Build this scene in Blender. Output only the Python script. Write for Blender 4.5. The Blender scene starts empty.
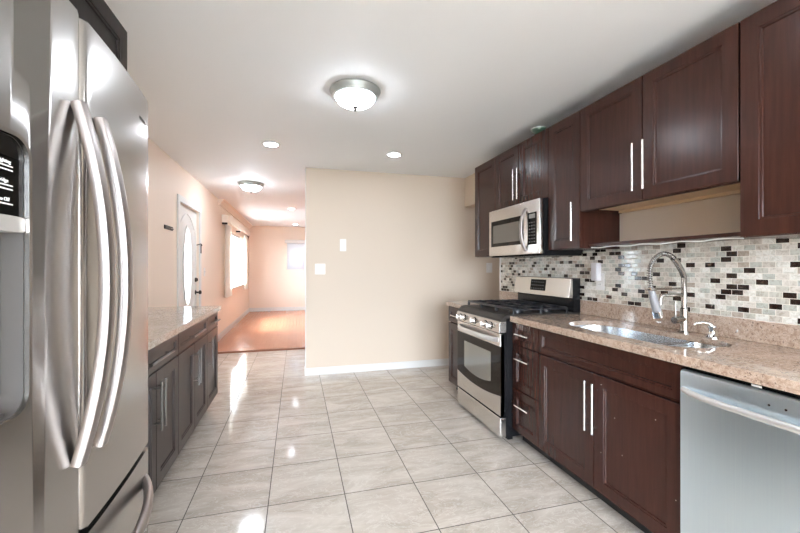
import bpy, bmesh, math, random
from mathutils import Vector, Matrix

S = bpy.context.scene
C = S.collection
PI = math.pi
random.seed(7)

# ------------------------------------------------------------------ camera, world, exposure
CAM_F, CAM_YAW, CAM_H = 378.0, 15.31, 1.27
cam_d = bpy.data.cameras.new('camera')
cam = bpy.data.objects.new('camera', cam_d)
C.objects.link(cam)
cam.location = (0, 0, CAM_H)
cam.rotation_euler = (PI / 2, 0, -math.radians(CAM_YAW))
cam_d.sensor_width = 36
cam_d.lens = CAM_F / 800 * 36
cam_d.shift_y = 0.7 / 800
cam_d.clip_start = 0.05
S.camera = cam

world = bpy.data.worlds.new('daylight')
S.world = world
world.use_nodes = True
bg = world.node_tree.nodes['Background']
bg.inputs[0].default_value = (0.85, 0.945, 1.07, 1)
WORLD = 14.0
bg.inputs[1].default_value = WORLD
S.view_settings.view_transform = 'Standard'
S.view_settings.look = 'None'
S.view_settings.gamma = 1
S.view_settings.use_curve_mapping = False
S.view_settings.exposure = 1.6
S.cycles.use_denoising = True
S.cycles.max_bounces = 10
S.cycles.diffuse_bounces = 6
S.cycles.glossy_bounces = 5
S.cycles.transparent_max_bounces = 12
S.cycles.sample_clamp_indirect = 8
S.cycles.caustics_reflective = False
S.cycles.caustics_refractive = False

# lamp strengths
DOME_E = 13.0       # glass bowls of the flush lights
DOWN_E = 30.0       # recessed downlights
SUN_E = 3.5

sun_d = bpy.data.lights.new('sun', 'SUN')
sun_d.energy = SUN_E
sun_d.angle = 0.12
sun_d.color = (1, 0.95, 0.88)
sun = bpy.data.objects.new('sun', sun_d)
C.objects.link(sun)
sun.rotation_euler = Vector((0.60, -0.18, -1.0)).to_track_quat('-Z', 'Y').to_euler()
sun.location = (-3, 12, 5)


def portal(name, loc, direction, sx, sy):
    l = bpy.data.lights.new(name, 'AREA')
    l.shape = 'RECTANGLE'
    l.size, l.size_y = sx, sy
    l.cycles.is_portal = True
    o = bpy.data.objects.new(name, l)
    C.objects.link(o)
    o.location = loc
    o.rotation_euler = Vector(direction).to_track_quat('-Z', 'Z').to_euler()
    return o


# room numbers (metres, +Y is the depth of the kitchen, +X to the right)
XL, XR, YB, YF = -1.29, 2.135, -2.6, 11.4
ZC, YP, XP, XE = 2.44, 4.57, 0.107, 3.3
YE = 3.665          # end of the right wall, where the doorway starts

portal('window_portal', (XL - 0.09, 9.0, 1.42), (1, 0, 0), 2.5, 1.2)
portal('rear_portal', (0.4, YB - 0.09, 1.1), (0, 1, 0), 2.7, 2.1)
portal('blind_portal', (0.35, YF + 0.115, 1.64), (0, -1, 0), 0.98, 0.56)


# ------------------------------------------------------------------ node helpers and materials
class NT:
    def __init__(self, name):
        self.m = bpy.data.materials.new(name)
        self.m.use_nodes = True
        self.t = self.m.node_tree
        self.b = self.t.nodes['Principled BSDF']
        self.out = self.t.nodes['Material Output']

    def n(self, kind, **kw):
        nd = self.t.nodes.new(kind)
        for k, v in kw.items():
            setattr(nd, k, v)
        return nd

    def l(self, a, b):
        self.t.links.new(a, b)

    def put(self, sock, v):
        if hasattr(v, 'links'):
            self.l(v, sock)
        else:
            sock.default_value = v

    def math(self, op, a, b=None, c=None):
        nd = self.n('ShaderNodeMath', operation=op)
        for i, v in enumerate((a, b, c)):
            if v is not None:
                self.put(nd.inputs[i], v)
        return nd.outputs[0]

    def coord(self, scale=(1, 1, 1), rot=(0, 0, 0), loc=(0, 0, 0)):
        tc = self.n('ShaderNodeTexCoord')
        mp = self.n('ShaderNodeMapping')
        mp.inputs['Scale'].default_value = scale
        mp.inputs['Rotation'].default_value = rot
        mp.inputs['Location'].default_value = loc
        self.l(tc.outputs['Object'], mp.inputs[0])
        return mp.outputs[0]

    def noise(self, vec, scale, detail=4, rough=0.55, dist=0.0):
        nd = self.n('ShaderNodeTexNoise')
        self.l(vec, nd.inputs['Vector'])
        nd.inputs['Scale'].default_value = scale
        nd.inputs['Detail'].default_value = detail
        nd.inputs['Roughness'].default_value = rough
        nd.inputs['Distortion'].default_value = dist
        return nd.outputs['Fac']

    def ramp(self, fac, stops, interp='LINEAR'):
        nd = self.n('ShaderNodeValToRGB')
        nd.color_ramp.interpolation = interp
        e = nd.color_ramp.elements
        while len(e) > 1:
            e.remove(e[-1])
        e[0].position, e[0].color = stops[0][0], tuple(stops[0][1]) + (1,)
        for p, c in stops[1:]:
            k = e.new(p)
            k.color = tuple(c) + (1,)
        self.l(fac, nd.inputs[0])
        return nd.outputs[0]

    def mix(self, fac, a, b, blend='MIX'):
        nd = self.n('ShaderNodeMix', data_type='RGBA', blend_type=blend)
        self.put(nd.inputs[0], fac)
        for i, v in ((6, a), (7, b)):
            if hasattr(v, 'links'):
                self.l(v, nd.inputs[i])
            else:
                nd.inputs[i].default_value = tuple(v) + (1,)
        return nd.outputs[2]

    def base(self, v):
        s = self.b.inputs['Base Color']
        if hasattr(v, 'links'):
            self.l(v, s)
        else:
            s.default_value = tuple(v) + (1,)

    def set(self, **kw):
        for k, v in kw.items():
            self.put(self.b.inputs[k.replace('_', ' ')], v)

    def bump(self, h, strength=0.2, dist=0.002):
        nd = self.n('ShaderNodeBump')
        nd.inputs['Strength'].default_value = strength
        nd.inputs['Distance'].default_value = dist
        self.l(h, nd.inputs['Height'])
        self.l(nd.outputs[0], self.b.inputs['Normal'])


def plain(name, col, rough=0.5, metal=0.0, coat=0.0, spec=0.5, bump=0.0, bscale=200):
    k = NT(name)
    k.base(col)
    k.set(Roughness=rough, Metallic=metal, Coat_Weight=coat)
    k.b.inputs['Specular IOR Level'].default_value = spec
    if bump:
        k.bump(k.noise(k.coord(), bscale, 3), bump, 0.001)
    return k.m


def glow(name, col, strength):
    k = NT(name)
    k.base((0.9, 0.9, 0.9))
    k.b.inputs['Emission Color'].default_value = tuple(col) + (1,)
    k.b.inputs['Emission Strength'].default_value = strength
    return k.m


def wood_dark(name, c0, c1, c2, rough=0.3, specks=False, spec=0.4):
    k = NT(name)
    g = k.noise(k.coord((26, 26, 1.6)), 2.2, 6, 0.6, 0.4)
    b = k.noise(k.coord((2, 2, 1)), 2.5, 3)
    col = k.ramp(g, [(0.3, c0), (0.5, c1), (0.72, c2)])
    col = k.mix(k.math('MULTIPLY', b, 0.5), col, tuple(x * 0.6 for x in c1))
    if specks:
        v = k.n('ShaderNodeTexVoronoi')
        v.voronoi_dimensions = '2D'
        v.inputs['Scale'].default_value = 13
        k.l(k.coord((1, 1, 1), (PI / 2, 0, 0)), v.inputs['Vector'])
        sp = k.math('LESS_THAN', v.outputs['Distance'], 0.030)
        wn = k.n('ShaderNodeTexWhiteNoise')
        k.l(v.outputs['Position'], wn.inputs['Vector'])
        sp = k.math('MULTIPLY', sp, k.math('GREATER_THAN', wn.outputs['Value'], 0.86))
        col = k.mix(sp, col, (0.5, 0.42, 0.38))
    k.base(col)
    k.set(Roughness=rough, Coat_Weight=0.0)
    k.b.inputs['Specular IOR Level'].default_value = spec
    k.bump(g, 0.02, 0.001)
    return k.m


def steel(name, col=(0.60, 0.58, 0.55), rough=0.2, along='z', streak=0.5):
    k = NT(name)
    sc = {'z': (90, 90, 0.8), 'x': (0.8, 90, 90)}[along]
    s = k.noise(k.coord(sc), 3, 4, 0.6)
    big = k.noise(k.coord((1, 1, 1)), 2.2, 3)
    r = k.math('ADD', k.math('MULTIPLY', s, 0.10 * streak), k.math('MULTIPLY', big, 0.08 * streak))
    k.set(Roughness=k.math('ADD', r, rough - 0.07 * streak), Metallic=1.0)
    k.base(k.mix(s, tuple(x * 0.94 for x in col), tuple(min(1, x * 1.05) for x in col)))
    k.bump(s, 0.03 * streak, 0.0006)
    return k.m


def granite(name, base, light, dark, rough=0.09):
    k = NT(name)
    v = k.coord()
    n1 = k.noise(v, 7, 5, 0.6, 0.6)
    n2 = k.noise(v, 48, 5, 0.75)
    n3 = k.noise(v, 95, 3, 0.75)
    col = k.ramp(n1, [(0.3, tuple(x * 0.82 for x in base)), (0.52, base), (0.7, light)])
    col = k.mix(k.ramp(n2, [(0.42, (0, 0, 0)), (0.58, (1, 1, 1))]), col, light)
    dk = k.math('GREATER_THAN', n2, 0.60)
    col = k.mix(k.math('MULTIPLY', dk, 0.65), col, dark)
    dk2 = k.math('LESS_THAN', n3, 0.38)
    col = k.mix(k.math('MULTIPLY', dk2, 0.6), col, dark)
    k.base(col)
    k.set(Roughness=rough)
    return k.m


def floor_tile():
    k = NT('marble_floor_tile')
    tc = k.n('ShaderNodeTexCoord')
    sep = k.n('ShaderNodeSeparateXYZ')
    k.l(tc.outputs['Object'], sep.inputs[0])
    T = 0.4064
    u = k.math('DIVIDE', k.math('SUBTRACT', sep.outputs[0], -0.146), T)
    w = k.math('DIVIDE', k.math('SUBTRACT', sep.outputs[1], 1.718), T)
    fu, fw = k.math('FRACT', u), k.math('FRACT', w)
    fu = k.math('FRACT', k.math('ADD', fu, 1.0))
    fw = k.math('FRACT', k.math('ADD', fw, 1.0))
    eu = k.math('MINIMUM', fu, k.math('SUBTRACT', 1.0, fu))
    ew = k.math('MINIMUM', fw, k.math('SUBTRACT', 1.0, fw))
    e = k.math('MINIMUM', eu, ew)
    grout = k.math('LESS_THAN', e, 0.0062)
    cell = k.n('ShaderNodeCombineXYZ')
    k.l(k.math('FLOOR', u), cell.inputs[0])
    k.l(k.math('FLOOR', w), cell.inputs[1])
    wn = k.n('ShaderNodeTexWhiteNoise')
    k.l(cell.outputs[0], wn.inputs['Vector'])
    # each tile shows another patch of the stone
    off = k.n('ShaderNodeVectorMath', operation='SCALE')
    k.l(wn.outputs['Color'], off.inputs[0])
    off.inputs['Scale'].default_value = 9.0
    add = k.n('ShaderNodeVectorMath', operation='ADD')
    k.l(tc.outputs['Object'], add.inputs[0])
    k.l(off.outputs[0], add.inputs[1])
    mp = k.n('ShaderNodeMapping')
    mp.inputs['Rotation'].default_value = (0, 0, 0.75)
    mp.inputs['Scale'].default_value = (1, 2.6, 1)
    k.l(add.outputs[0], mp.inputs[0])
    n1 = k.noise(mp.outputs[0], 2.6, 7, 0.62, 0.9)
    n2 = k.noise(mp.outputs[0], 5.5, 5, 0.6, 1.6)
    col = k.ramp(n1, [(0.28, (0.43, 0.375, 0.32)), (0.5, (0.54, 0.48, 0.415)), (0.7, (0.655, 0.595, 0.53))])
    vein = k.math('LESS_THAN', k.math('ABSOLUTE', k.math('SUBTRACT', n2, 0.5)), 0.016)
    col = k.mix(k.math('MULTIPLY', vein, 0.35), col, (0.76, 0.72, 0.67))
    vein2 = k.math('LESS_THAN', k.math('ABSOLUTE', k.math('SUBTRACT', n1, 0.43)), 0.010)
    col = k.mix(k.math('MULTIPLY', vein2, 0.35), col, (0.40, 0.33, 0.27))
    hv = k.math('MULTIPLY', wn.outputs['Value'], 0.12)
    col = k.mix(hv, col, (0.42, 0.38, 0.34))
    col = k.mix(grout, col, (0.085, 0.070, 0.060))
    k.base(col)
    k.set(Roughness=k.math('ADD', k.math('MULTIPLY', grout, 0.6), 0.085))
    k.b.inputs['Specular IOR Level'].default_value = 0.55
    k.bump(k.math('SUBTRACT', 1.0, grout), 0.35, 0.001)
    return k.m


def mosaic():
    k = NT('glass_mosaic')
    tc = k.n('ShaderNodeTexCoord')
    sep = k.n('ShaderNodeSeparateXYZ')
    k.l(tc.outputs['Object'], sep.inputs[0])
    W, H = 0.0520, 0.0277
    w = k.math('DIVIDE', k.math('SUBTRACT', sep.outputs[2], 0.908), H)
    row = k.math('FLOOR', w)
    u = k.math('ADD', k.math('DIVIDE', sep.outputs[1], W), k.math('MULTIPLY', k.math('MODULO', row, 2.0), 0.5))
    fu, fw = k.math('FRACT', u), k.math('FRACT', w)
    eu = k.math('MULTIPLY', k.math('MINIMUM', fu, k.math('SUBTRACT', 1.0, fu)), W)
    ew = k.math('MULTIPLY', k.math('MINIMUM', fw, k.math('SUBTRACT', 1.0, fw)), H)
    e = k.math('MINIMUM', eu, ew)
    grout = k.math('LESS_THAN', e, 0.0013)
    cell = k.n('ShaderNodeCombineXYZ')
    k.l(k.math('FLOOR', u), cell.inputs[0])
    k.l(row, cell.inputs[1])
    wn = k.n('ShaderNodeTexWhiteNoise')
    k.l(cell.outputs[0], wn.inputs['Vector'])
    col = k.ramp(wn.outputs['Value'], [
        (0.0, (0.026, 0.014, 0.010)), (0.215, (0.58, 0.565, 0.50)), (0.38, (0.71, 0.665, 0.60)),
        (0.54, (0.47, 0.40, 0.335)), (0.62, (0.80, 0.785, 0.73)), (0.80, (0.60, 0.55, 0.485)), (0.9, (0.52, 0.53, 0.48))], 'CONSTANT')
    mott = k.noise(k.coord(), 45, 5, 0.7, 1.0)
    mf = k.ramp(mott, [(0.36, (0.70, 0.67, 0.62)), (0.56, (1, 1, 1))])
    col = k.mix(1.0, col, mf, 'MULTIPLY')
    col = k.mix(grout, col, (0.76, 0.71, 0.63))
    k.base(col)
    k.set(Roughness=k.math('ADD', k.math('MULTIPLY', grout, 0.6), 0.10))
    h = k.math('MINIMUM', k.math('DIVIDE', e, 0.004), 1.0)
    tilt = k.n('ShaderNodeTexWhiteNoise')
    k.l(cell.outputs[0], tilt.inputs['Vector'])
    k.bump(h, 0.5, 0.0015)
    return k.m


def wood_floor():
    k = NT('orange_wood_floor')
    v = k.coord((1, 1, 1))
    br = k.n('ShaderNodeTexBrick')
    mp = k.n('ShaderNodeMapping')
    mp.inputs['Rotation'].default_value = (0, 0, PI / 2)
    tc = k.n('ShaderNodeTexCoord')
    k.l(tc.outputs['Object'], mp.inputs[0])
    k.l(mp.outputs[0], br.inputs['Vector'])
    br.inputs['Scale'].default_value = 1
    br.inputs['Brick Width'].default_value = 0.9
    br.inputs['Row Height'].default_value = 0.07
    br.inputs['Mortar Size'].default_value = 0.0007
    br.inputs['Color1'].default_value = (0.44, 0.175, 0.095, 1)
    br.inputs['Color2'].default_value = (0.40, 0.155, 0.083, 1)
    br.inputs['Mortar'].default_value = (0.30, 0.11, 0.058, 1)
    g = k.noise(k.coord((30, 2, 1)), 3, 5)
    k.base(k.mix(k.math('MULTIPLY', g, 0.35), br.outputs['Color'], (0.62, 0.30, 0.17)))
    k.set(Roughness=0.22)
    return k.m


def wall_paint(name, col):
    k = NT(name)
    k.base(col)
    k.set(Roughness=0.6)
    k.b.inputs['Specular IOR Level'].default_value = 0.3
    k.bump(k.noise(k.coord(), 180, 3), 0.05, 0.001)
    return k.m


def pane(name, tint=(1, 1, 1), frost=0.0):
    k = NT(name)
    tr = k.n('ShaderNodeBsdfTransparent')
    tr.inputs[0].default_value = tuple(tint) + (1,)
    gl = k.n('ShaderNodeBsdfGlossy')
    gl.inputs['Roughness'].default_value = 0.03
    fr = k.n('ShaderNodeFresnel')
    fr.inputs['IOR'].default_value = 1.45
    geo = k.n('ShaderNodeNewGeometry')
    mx = k.n('ShaderNodeMixShader')
    k.l(k.math('MULTIPLY', fr.outputs[0], k.math('SUBTRACT', 1.0, geo.outputs['Backfacing'])), mx.inputs[0])
    k.l(tr.outputs[0], mx.inputs[1])
    k.l(gl.outputs[0], mx.inputs[2])
    last = mx.outputs[0]
    if frost:
        tl = k.n('ShaderNodeBsdfTranslucent')
        tl.inputs[0].default_value = (0.85, 0.88, 0.88, 1)
        m2 = k.n('ShaderNodeMixShader')
        m2.inputs[0].default_value = frost
        k.l(last, m2.inputs[1])
        k.l(tl.outputs[0], m2.inputs[2])
        last = m2.outputs[0]
    k.l(last, k.out.inputs['Surface'])
    return k.m


def sheer(name, col, trans=0.45):
    k = NT(name)
    k.base(col)
    k.set(Roughness=0.8)
    tl = k.n('ShaderNodeBsdfTranslucent')
    tl.inputs[0].default_value = tuple(col) + (1,)
    mx = k.n('ShaderNodeMixShader')
    mx.inputs[0].default_value = trans
    k.l(k.b.outputs[0], mx.inputs[1])
    k.l(tl.outputs[0], mx.inputs[2])
    k.l(mx.outputs[0], k.out.inputs['Surface'])
    return k.m


M = dict(
    cherry=wood_dark('dark_cherry', (0.034, 0.0118, 0.0082), (0.044, 0.0148, 0.0102), (0.057, 0.0196, 0.0136), 0.25, spec=0.32),
    cherry_worn=wood_dark('dark_cherry_chipped', (0.037, 0.0118, 0.0082), (0.047, 0.0148, 0.0102), (0.060, 0.0196, 0.0136), 0.25, True, spec=0.32),
    espresso=wood_dark('espresso_glare_grey', (0.018, 0.012, 0.011), (0.030, 0.021, 0.019), (0.048, 0.036, 0.033), 0.30, spec=0.28),  # greyed tone: glare on the left cabinets is put into the colour
    black_wood=wood_dark('black_brown', (0.012, 0.009, 0.008), (0.020, 0.015, 0.014), (0.028, 0.021, 0.019), 0.4, spec=0.2),
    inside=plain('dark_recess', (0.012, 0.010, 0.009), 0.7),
    birch=plain('birch_underside', (0.62, 0.43, 0.25), 0.55, bump=0.05),
    steel=steel('brushed_steel', (0.62, 0.59, 0.56), 0.24),
    steel_fridge=steel('smooth_steel', (0.40, 0.382, 0.362), 0.23, 'z', 0.6),
    steel_dish=steel('cool_brushed_steel', (0.76, 0.89, 1.0), 0.33),
    steel_handle=steel('handle_steel', (0.34, 0.305, 0.29), 0.36, 'z', 0.4),
    nickel=plain('satin_nickel', (0.72, 0.69, 0.66), 0.24, 1.0),
    chrome=plain('chrome', (0.80, 0.80, 0.80), 0.08, 1.0),
    gunmetal=plain('dark_nickel', (0.20, 0.19, 0.18), 0.3, 1.0),
    satin=plain('satin_steel', (0.74, 0.73, 0.72), 0.42, 0.9),
    brushed=plain('brushed_nickel', (0.40, 0.37, 0.34), 0.24, 1.0),
    pewter=plain('pewter', (0.46, 0.48, 0.46), 0.45, 0.6),
    sinksteel=steel('sink_steel', (0.56, 0.60, 0.64), 0.26, 'x'),
    black=plain('black_enamel', (0.009, 0.009, 0.010), 0.25, spec=0.3),
    black_gloss=plain('black_glass', (0.004, 0.004, 0.004), 0.08, spec=0.12),
    iron=plain('cast_iron', (0.008, 0.009, 0.012), 0.3, spec=0.5),
    grey_plastic=plain('grey_plastic', (0.085, 0.076, 0.070), 0.5, spec=0.3),
    silver_plastic=plain('silver_plastic', (0.52, 0.51, 0.49), 0.35, 0.5),
    oven_glass=plain('oven_glass', (0.016, 0.011, 0.008), 0.06, spec=0.12),
    oven_window=plain('oven_window', (0.24, 0.235, 0.215), 0.05, 0.55, spec=0.8),
    micro_window=plain('microwave_window', (0.17, 0.155, 0.135), 0.10, 0.4, spec=0.6),
    white_plastic=plain('white_plastic', (0.80, 0.79, 0.77), 0.35),
    white_paint=plain('white_gloss_paint', (0.70, 0.685, 0.66), 0.35),
    door_paint=plain('door_white', (0.66, 0.64, 0.61), 0.35),
    cream_trim=plain('cream_trim', (0.80, 0.70, 0.60), 0.45),
    ink=plain('white_print', (0.85, 0.85, 0.85), 0.5),
    badge=plain('badge_print', (0.06, 0.055, 0.05), 0.4),
    bronze=plain('oil_rubbed_bronze', (0.030, 0.020, 0.016), 0.45, 0.2, spec=0.3),
    granite=granite('brown_granite', (0.34, 0.235, 0.175), (0.54, 0.42, 0.335), (0.060, 0.030, 0.022), 0.06),
    granite_l=granite('granite_wall_reflection', (0.40, 0.345, 0.29), (0.58, 0.52, 0.45), (0.14, 0.09, 0.065)),  # paler copy of the granite, with the reflected wall put into its colour
    tile=floor_tile(), mosaic=mosaic(), wood=wood_floor(),
    wall=wall_paint('cream_wall_paint', (0.655, 0.550, 0.445)),
    peach=wall_paint('lit_wall_paint', (0.84, 0.71, 0.60)),  # wall paint again, lighter and warmer: light on these walls is in the colour
    ceil=wall_paint('ceiling_paint', (0.835, 0.845, 0.85)),
    pane=pane('window_glass', (0.97, 0.98, 0.98)), frost=pane('leaded_glass', (0.95, 0.97, 0.97), 0.45),
    sheer=sheer('white_sheer', (0.90, 0.86, 0.80), 0.5), vinyl=plain('white_vinyl_slat', (0.62, 0.635, 0.66), 0.5),
    dome=glow('lit_alabaster_glass', (0.92, 0.99, 1.09), DOME_E),
    dome_bright=glow('brighter_alabaster_glass', (0.92, 0.99, 1.09), DOME_E * 2.2),
    lamp=glow('lit_lamp_disc', (0.92, 0.99, 1.09), DOWN_E),
    lamp_soft=glow('dimmed_lamp_disc', (0.92, 0.99, 1.09), DOWN_E * 0.3),
    leaf=plain('leaf_green', (0.14, 0.25, 0.09), 0.6), bark=plain('bark', (0.12, 0.085, 0.06), 0.8),
    lawn=plain('pale_paving', (0.22, 0.22, 0.215), 0.9),
    green_glass=plain('green_glass', (0.03, 0.085, 0.05), 0.1, coat=1.0),
    rim=plain('pale_glaze', (0.78, 0.78, 0.74), 0.15),
    key=plain('key_grey', (0.11, 0.105, 0.10), 0.5),
    plate=plain('switch_plate_white', (0.76, 0.74, 0.72), 0.4),
    head_grey=plain('spray_head_grey', (0.24, 0.235, 0.245), 0.4),
    device=plain('pale_grey_plastic', (0.62, 0.60, 0.62), 0.4),
)


# ------------------------------------------------------------------ mesh helpers
def bx(bm, x0, x1, y0, y1, z0, z1, bev=0.0, seg=2):
    x0, x1 = min(x0, x1), max(x0, x1)
    y0, y1 = min(y0, y1), max(y0, y1)
    z0, z1 = min(z0, z1), max(z0, z1)
    v = [bm.verts.new(p) for p in ((x0, y0, z0), (x1, y0, z0), (x1, y1, z0), (x0, y1, z0),
                                   (x0, y0, z1), (x1, y0, z1), (x1, y1, z1), (x0, y1, z1))]
    f = [bm.faces.new([v[i] for i in q]) for q in ((0, 3, 2, 1), (4, 5, 6, 7), (0, 1, 5, 4), (1, 2, 6, 5), (2, 3, 7, 6), (3, 0, 4, 7))]
    if bev > 0:
        es = list({e for q in f for e in q.edges})
        bmesh.ops.bevel(bm, geom=es, offset=bev, segments=seg, profile=0.5, affect='EDGES', clamp_overlap=True)
    return bm


def box(*a, **k):
    return bx(bmesh.new(), *a, **k)


def tube(bm, pts, r, n=12, flat=None, up=(0, 0, 1)):
    """sweep a round (or oval: flat = second radius along `up`-ish) section along pts"""
    pts = [Vector(p) for p in pts]
    rs = r if isinstance(r, (list, tuple)) else [r] * len(pts)
    rings = []
    prev = None
    for i, p in enumerate(pts):
        t = (pts[min(i + 1, len(pts) - 1)] - pts[max(i - 1, 0)]).normalized()
        if flat is not None:
            a = Vector(up)
            a = (a - t * a.dot(t)).normalized()
        elif prev is None:
            a = t.orthogonal().normalized()
        else:
            a = (prev - t * prev.dot(t)).normalized()
        prev = a
        b = t.cross(a)
        rb = rs[i]
        ra = flat * (rs[i] / max(rs)) if flat is not None else rs[i]
        rings.append([bm.verts.new(p + a * (math.cos(2 * PI * k / n) * ra) + b * (math.sin(2 * PI * k / n) * rb)) for k in range(n)])
    for q, s in zip(rings, rings[1:]):
        for k in range(n):
            bm.faces.new((q[k], q[(k + 1) % n], s[(k + 1) % n], s[k]))
    bm.faces.new(rings[0][::-1])
    bm.faces.new(rings[-1])
    return bm


def strap(bm, pts, hw, ht):
    """flat bar with softly rounded edges, hw = half width along x, ht = half thickness"""
    sec = [(-hw, -ht * 0.5), (-hw * 0.82, -ht), (-hw * 0.4, -ht * 1.15), (0, -ht * 1.2), (hw * 0.4, -ht * 1.15), (hw * 0.82, -ht), (hw, -ht * 0.5), (hw, ht * 0.6), (hw * 0.85, ht), (-hw * 0.85, ht), (-hw, ht * 0.6)]
    pts = [Vector(p) for p in pts]
    rings = []
    for i, p in enumerate(pts):
        t = (pts[min(i + 1, len(pts) - 1)] - pts[max(i - 1, 0)]).normalized()
        a = Vector((1, 0, 0))
        nrm = a.cross(t).normalized()
        if nrm.y > 0:
            nrm = -nrm
        rings.append([bm.verts.new(p + a * u - nrm * v) for u, v in sec])
    n = len(sec)
    for q, s in zip(rings, rings[1:]):
        for k in range(n):
            bm.faces.new((q[k], q[(k + 1) % n], s[(k + 1) % n], s[k]))
    bm.faces.new(rings[0][::-1])
    bm.faces.new(rings[-1])
    return bm


def lathe(bm, prof, c=(0, 0, 0), n=32, axis='z'):
    """prof: (radius, height) pairs; radius 0 closes"""
    c = Vector(c)

    def at(r, h, k):
        a = 2 * PI * k / n
        if axis == 'z':
            return c + Vector((r * math.cos(a), r * math.sin(a), h))
        if axis == 'y':
            return c + Vector((r * math.cos(a), h, r * math.sin(a)))
        return c + Vector((h, r * math.cos(a), r * math.sin(a)))
    rings = []
    for r, h in prof:
        if r < 1e-6:
            rings.append([bm.verts.new(at(0, h, 0))])
        else:
            rings.append([bm.verts.new(at(r, h, k)) for k in range(n)])
    for q, s in zip(rings, rings[1:]):
        for k in range(n):
            k2 = (k + 1) % n
            if len(q) == 1 and len(s) == 1:
                continue
            if len(q) == 1:
                bm.faces.new((q[0], s[k2], s[k]))
            elif len(s) == 1:
                bm.faces.new((q[k], q[k2], s[0]))
            else:
                bm.faces.new((q[k], q[k2], s[k2], s[k]))
    if len(rings[0]) > 1:
        bm.faces.new(rings[0][::-1])
    if len(rings[-1]) > 1:
        bm.faces.new(rings[-1])
    return bm


def prism(bm, pts, a0, a1, axis='z', bev=0.0):
    """extrude a 2-D outline; axis z: pts=(x,y), axis x: pts=(y,z), axis y: pts=(x,z)"""
    def p3(p, a):
        return {'z': (p[0], p[1], a), 'x': (a, p[0], p[1]), 'y': (p[0], a, p[1])}[axis]
    lo = [bm.verts.new(p3(p, a0)) for p in pts]
    hi = [bm.verts.new(p3(p, a1)) for p in pts]
    n = len(pts)
    fs = [bm.faces.new(lo[::-1]), bm.faces.new(hi)]
    for i in range(n):
        fs.append(bm.faces.new((lo[i], lo[(i + 1) % n], hi[(i + 1) % n], hi[i])))
    if bev:
        es = list(set(fs[0].edges) | set(fs[1].edges))
        bmesh.ops.bevel(bm, geom=es, offset=bev, segments=3, profile=0.5, affect='EDGES', clamp_overlap=True)
    return bm


def rrect(x0, x1, y0, y1, r, n=6):
    out = []
    rs = r if isinstance(r, (list, tuple)) else [r] * 4
    for (cx, cy, a0, q) in ((x1, y1, 0, 0), (x0, y1, PI / 2, 1), (x0, y0, PI, 2), (x1, y0, 1.5 * PI, 3)):
        rr = rs[q]
        sx = -1 if cx == x1 else 1
        sy = -1 if cy == y1 else 1
        for i in range(n + 1):
            a = a0 + (PI / 2) * i / n
            out.append((cx + sx * rr + rr * math.cos(a), cy + sy * rr + rr * math.sin(a)))
    return out


def ring_band(bm, outer, inner, a0, a1, axis='y'):
    """frame between two outlines of equal length"""
    def p3(p, a):
        return {'z': (p[0], p[1], a), 'x': (a, p[0], p[1]), 'y': (p[0], a, p[1])}[axis]
    L = [[bm.verts.new(p3(p, a)) for p in ol] for ol, a in ((outer, a0), (outer, a1), (inner, a1), (inner, a0))]
    n = len(outer)
    for j in range(4):
        q, s = L[j], L[(j + 1) % 4]
        for i in range(n):
            bm.faces.new((q[i], q[(i + 1) % n], s[(i + 1) % n], s[i]))
    return bm


def shaker(w, h, t=0.02, stile=0.06, rec=0.008, x0=0.0, z0=0.0, y=0.0):
    """shaker panel: front at y-t facing -y, back at y, lower-left corner x0,z0"""
    bm = bmesh.new()

    def loop(i, yy):
        return [bm.verts.new((x0 + i, yy, z0 + i)), bm.verts.new((x0 + w - i, yy, z0 + i)),
                bm.verts.new((x0 + w - i, yy, z0 + h - i)), bm.verts.new((x0 + i, yy, z0 + h - i))]
    b = 0.0018
    st = min(stile, w * 0.32, h * 0.32)
    Ls = [loop(0, y), loop(0, y - t + b), loop(b, y - t), loop(st, y - t), loop(st + 0.0018, y - t + 0.004),
          loop(st + 0.009, y - t + 0.0045), loop(st + 0.0115, y - t + rec)]
    bm.faces.new(Ls[0][::-1])
    for q, s in zip(Ls, Ls[1:]):
        for i in range(4):
            bm.faces.new((q[i], q[(i + 1) % 4], s[(i + 1) % 4], s[i]))
    bm.faces.new(Ls[-1])
    return bm


def finish(me, bm, smooth):
    bmesh.ops.recalc_face_normals(bm, faces=bm.faces)
    bm.to_mesh(me)
    bm.free()
    if smooth:
        me.polygons.foreach_set('use_smooth', [True] * len(me.polygons))
        me.set_sharp_from_angle(angle=math.radians(smooth))
    me.update()


def obj(name, bm, m, parent=None, smooth=0, label=None):
    me = bpy.data.meshes.new(name)
    finish(me, bm, smooth)
    o = bpy.data.objects.new(name, me)
    C.objects.link(o)
    ms = m if isinstance(m, (list, tuple)) else [m]
    for q in ms:
        me.materials.append(M[q] if isinstance(q, str) else q)
    if parent is not None:
        o.parent = parent
    if label:
        o['label'] = label
    return o


def tag(o, label, cat, group=None, kind=None):
    o['label'] = label
    o['category'] = cat
    if group:
        o['group'] = group
    if kind:
        o['kind'] = kind
    return o


def thing(name, label, cat, loc=(0, 0, 0), rz=0.0, group=None):
    o = bpy.data.objects.new(name, None)
    C.objects.link(o)
    o.empty_display_size = 0.1
    o.location = loc
    o.rotation_euler = (0, 0, rz)
    return tag(o, label, cat, group)


def struct(name, bm, m, smooth=0, parent=None):
    o = obj(name, bm, m, parent, smooth)
    if parent is None:
        o['kind'] = 'structure'
    return o


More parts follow.
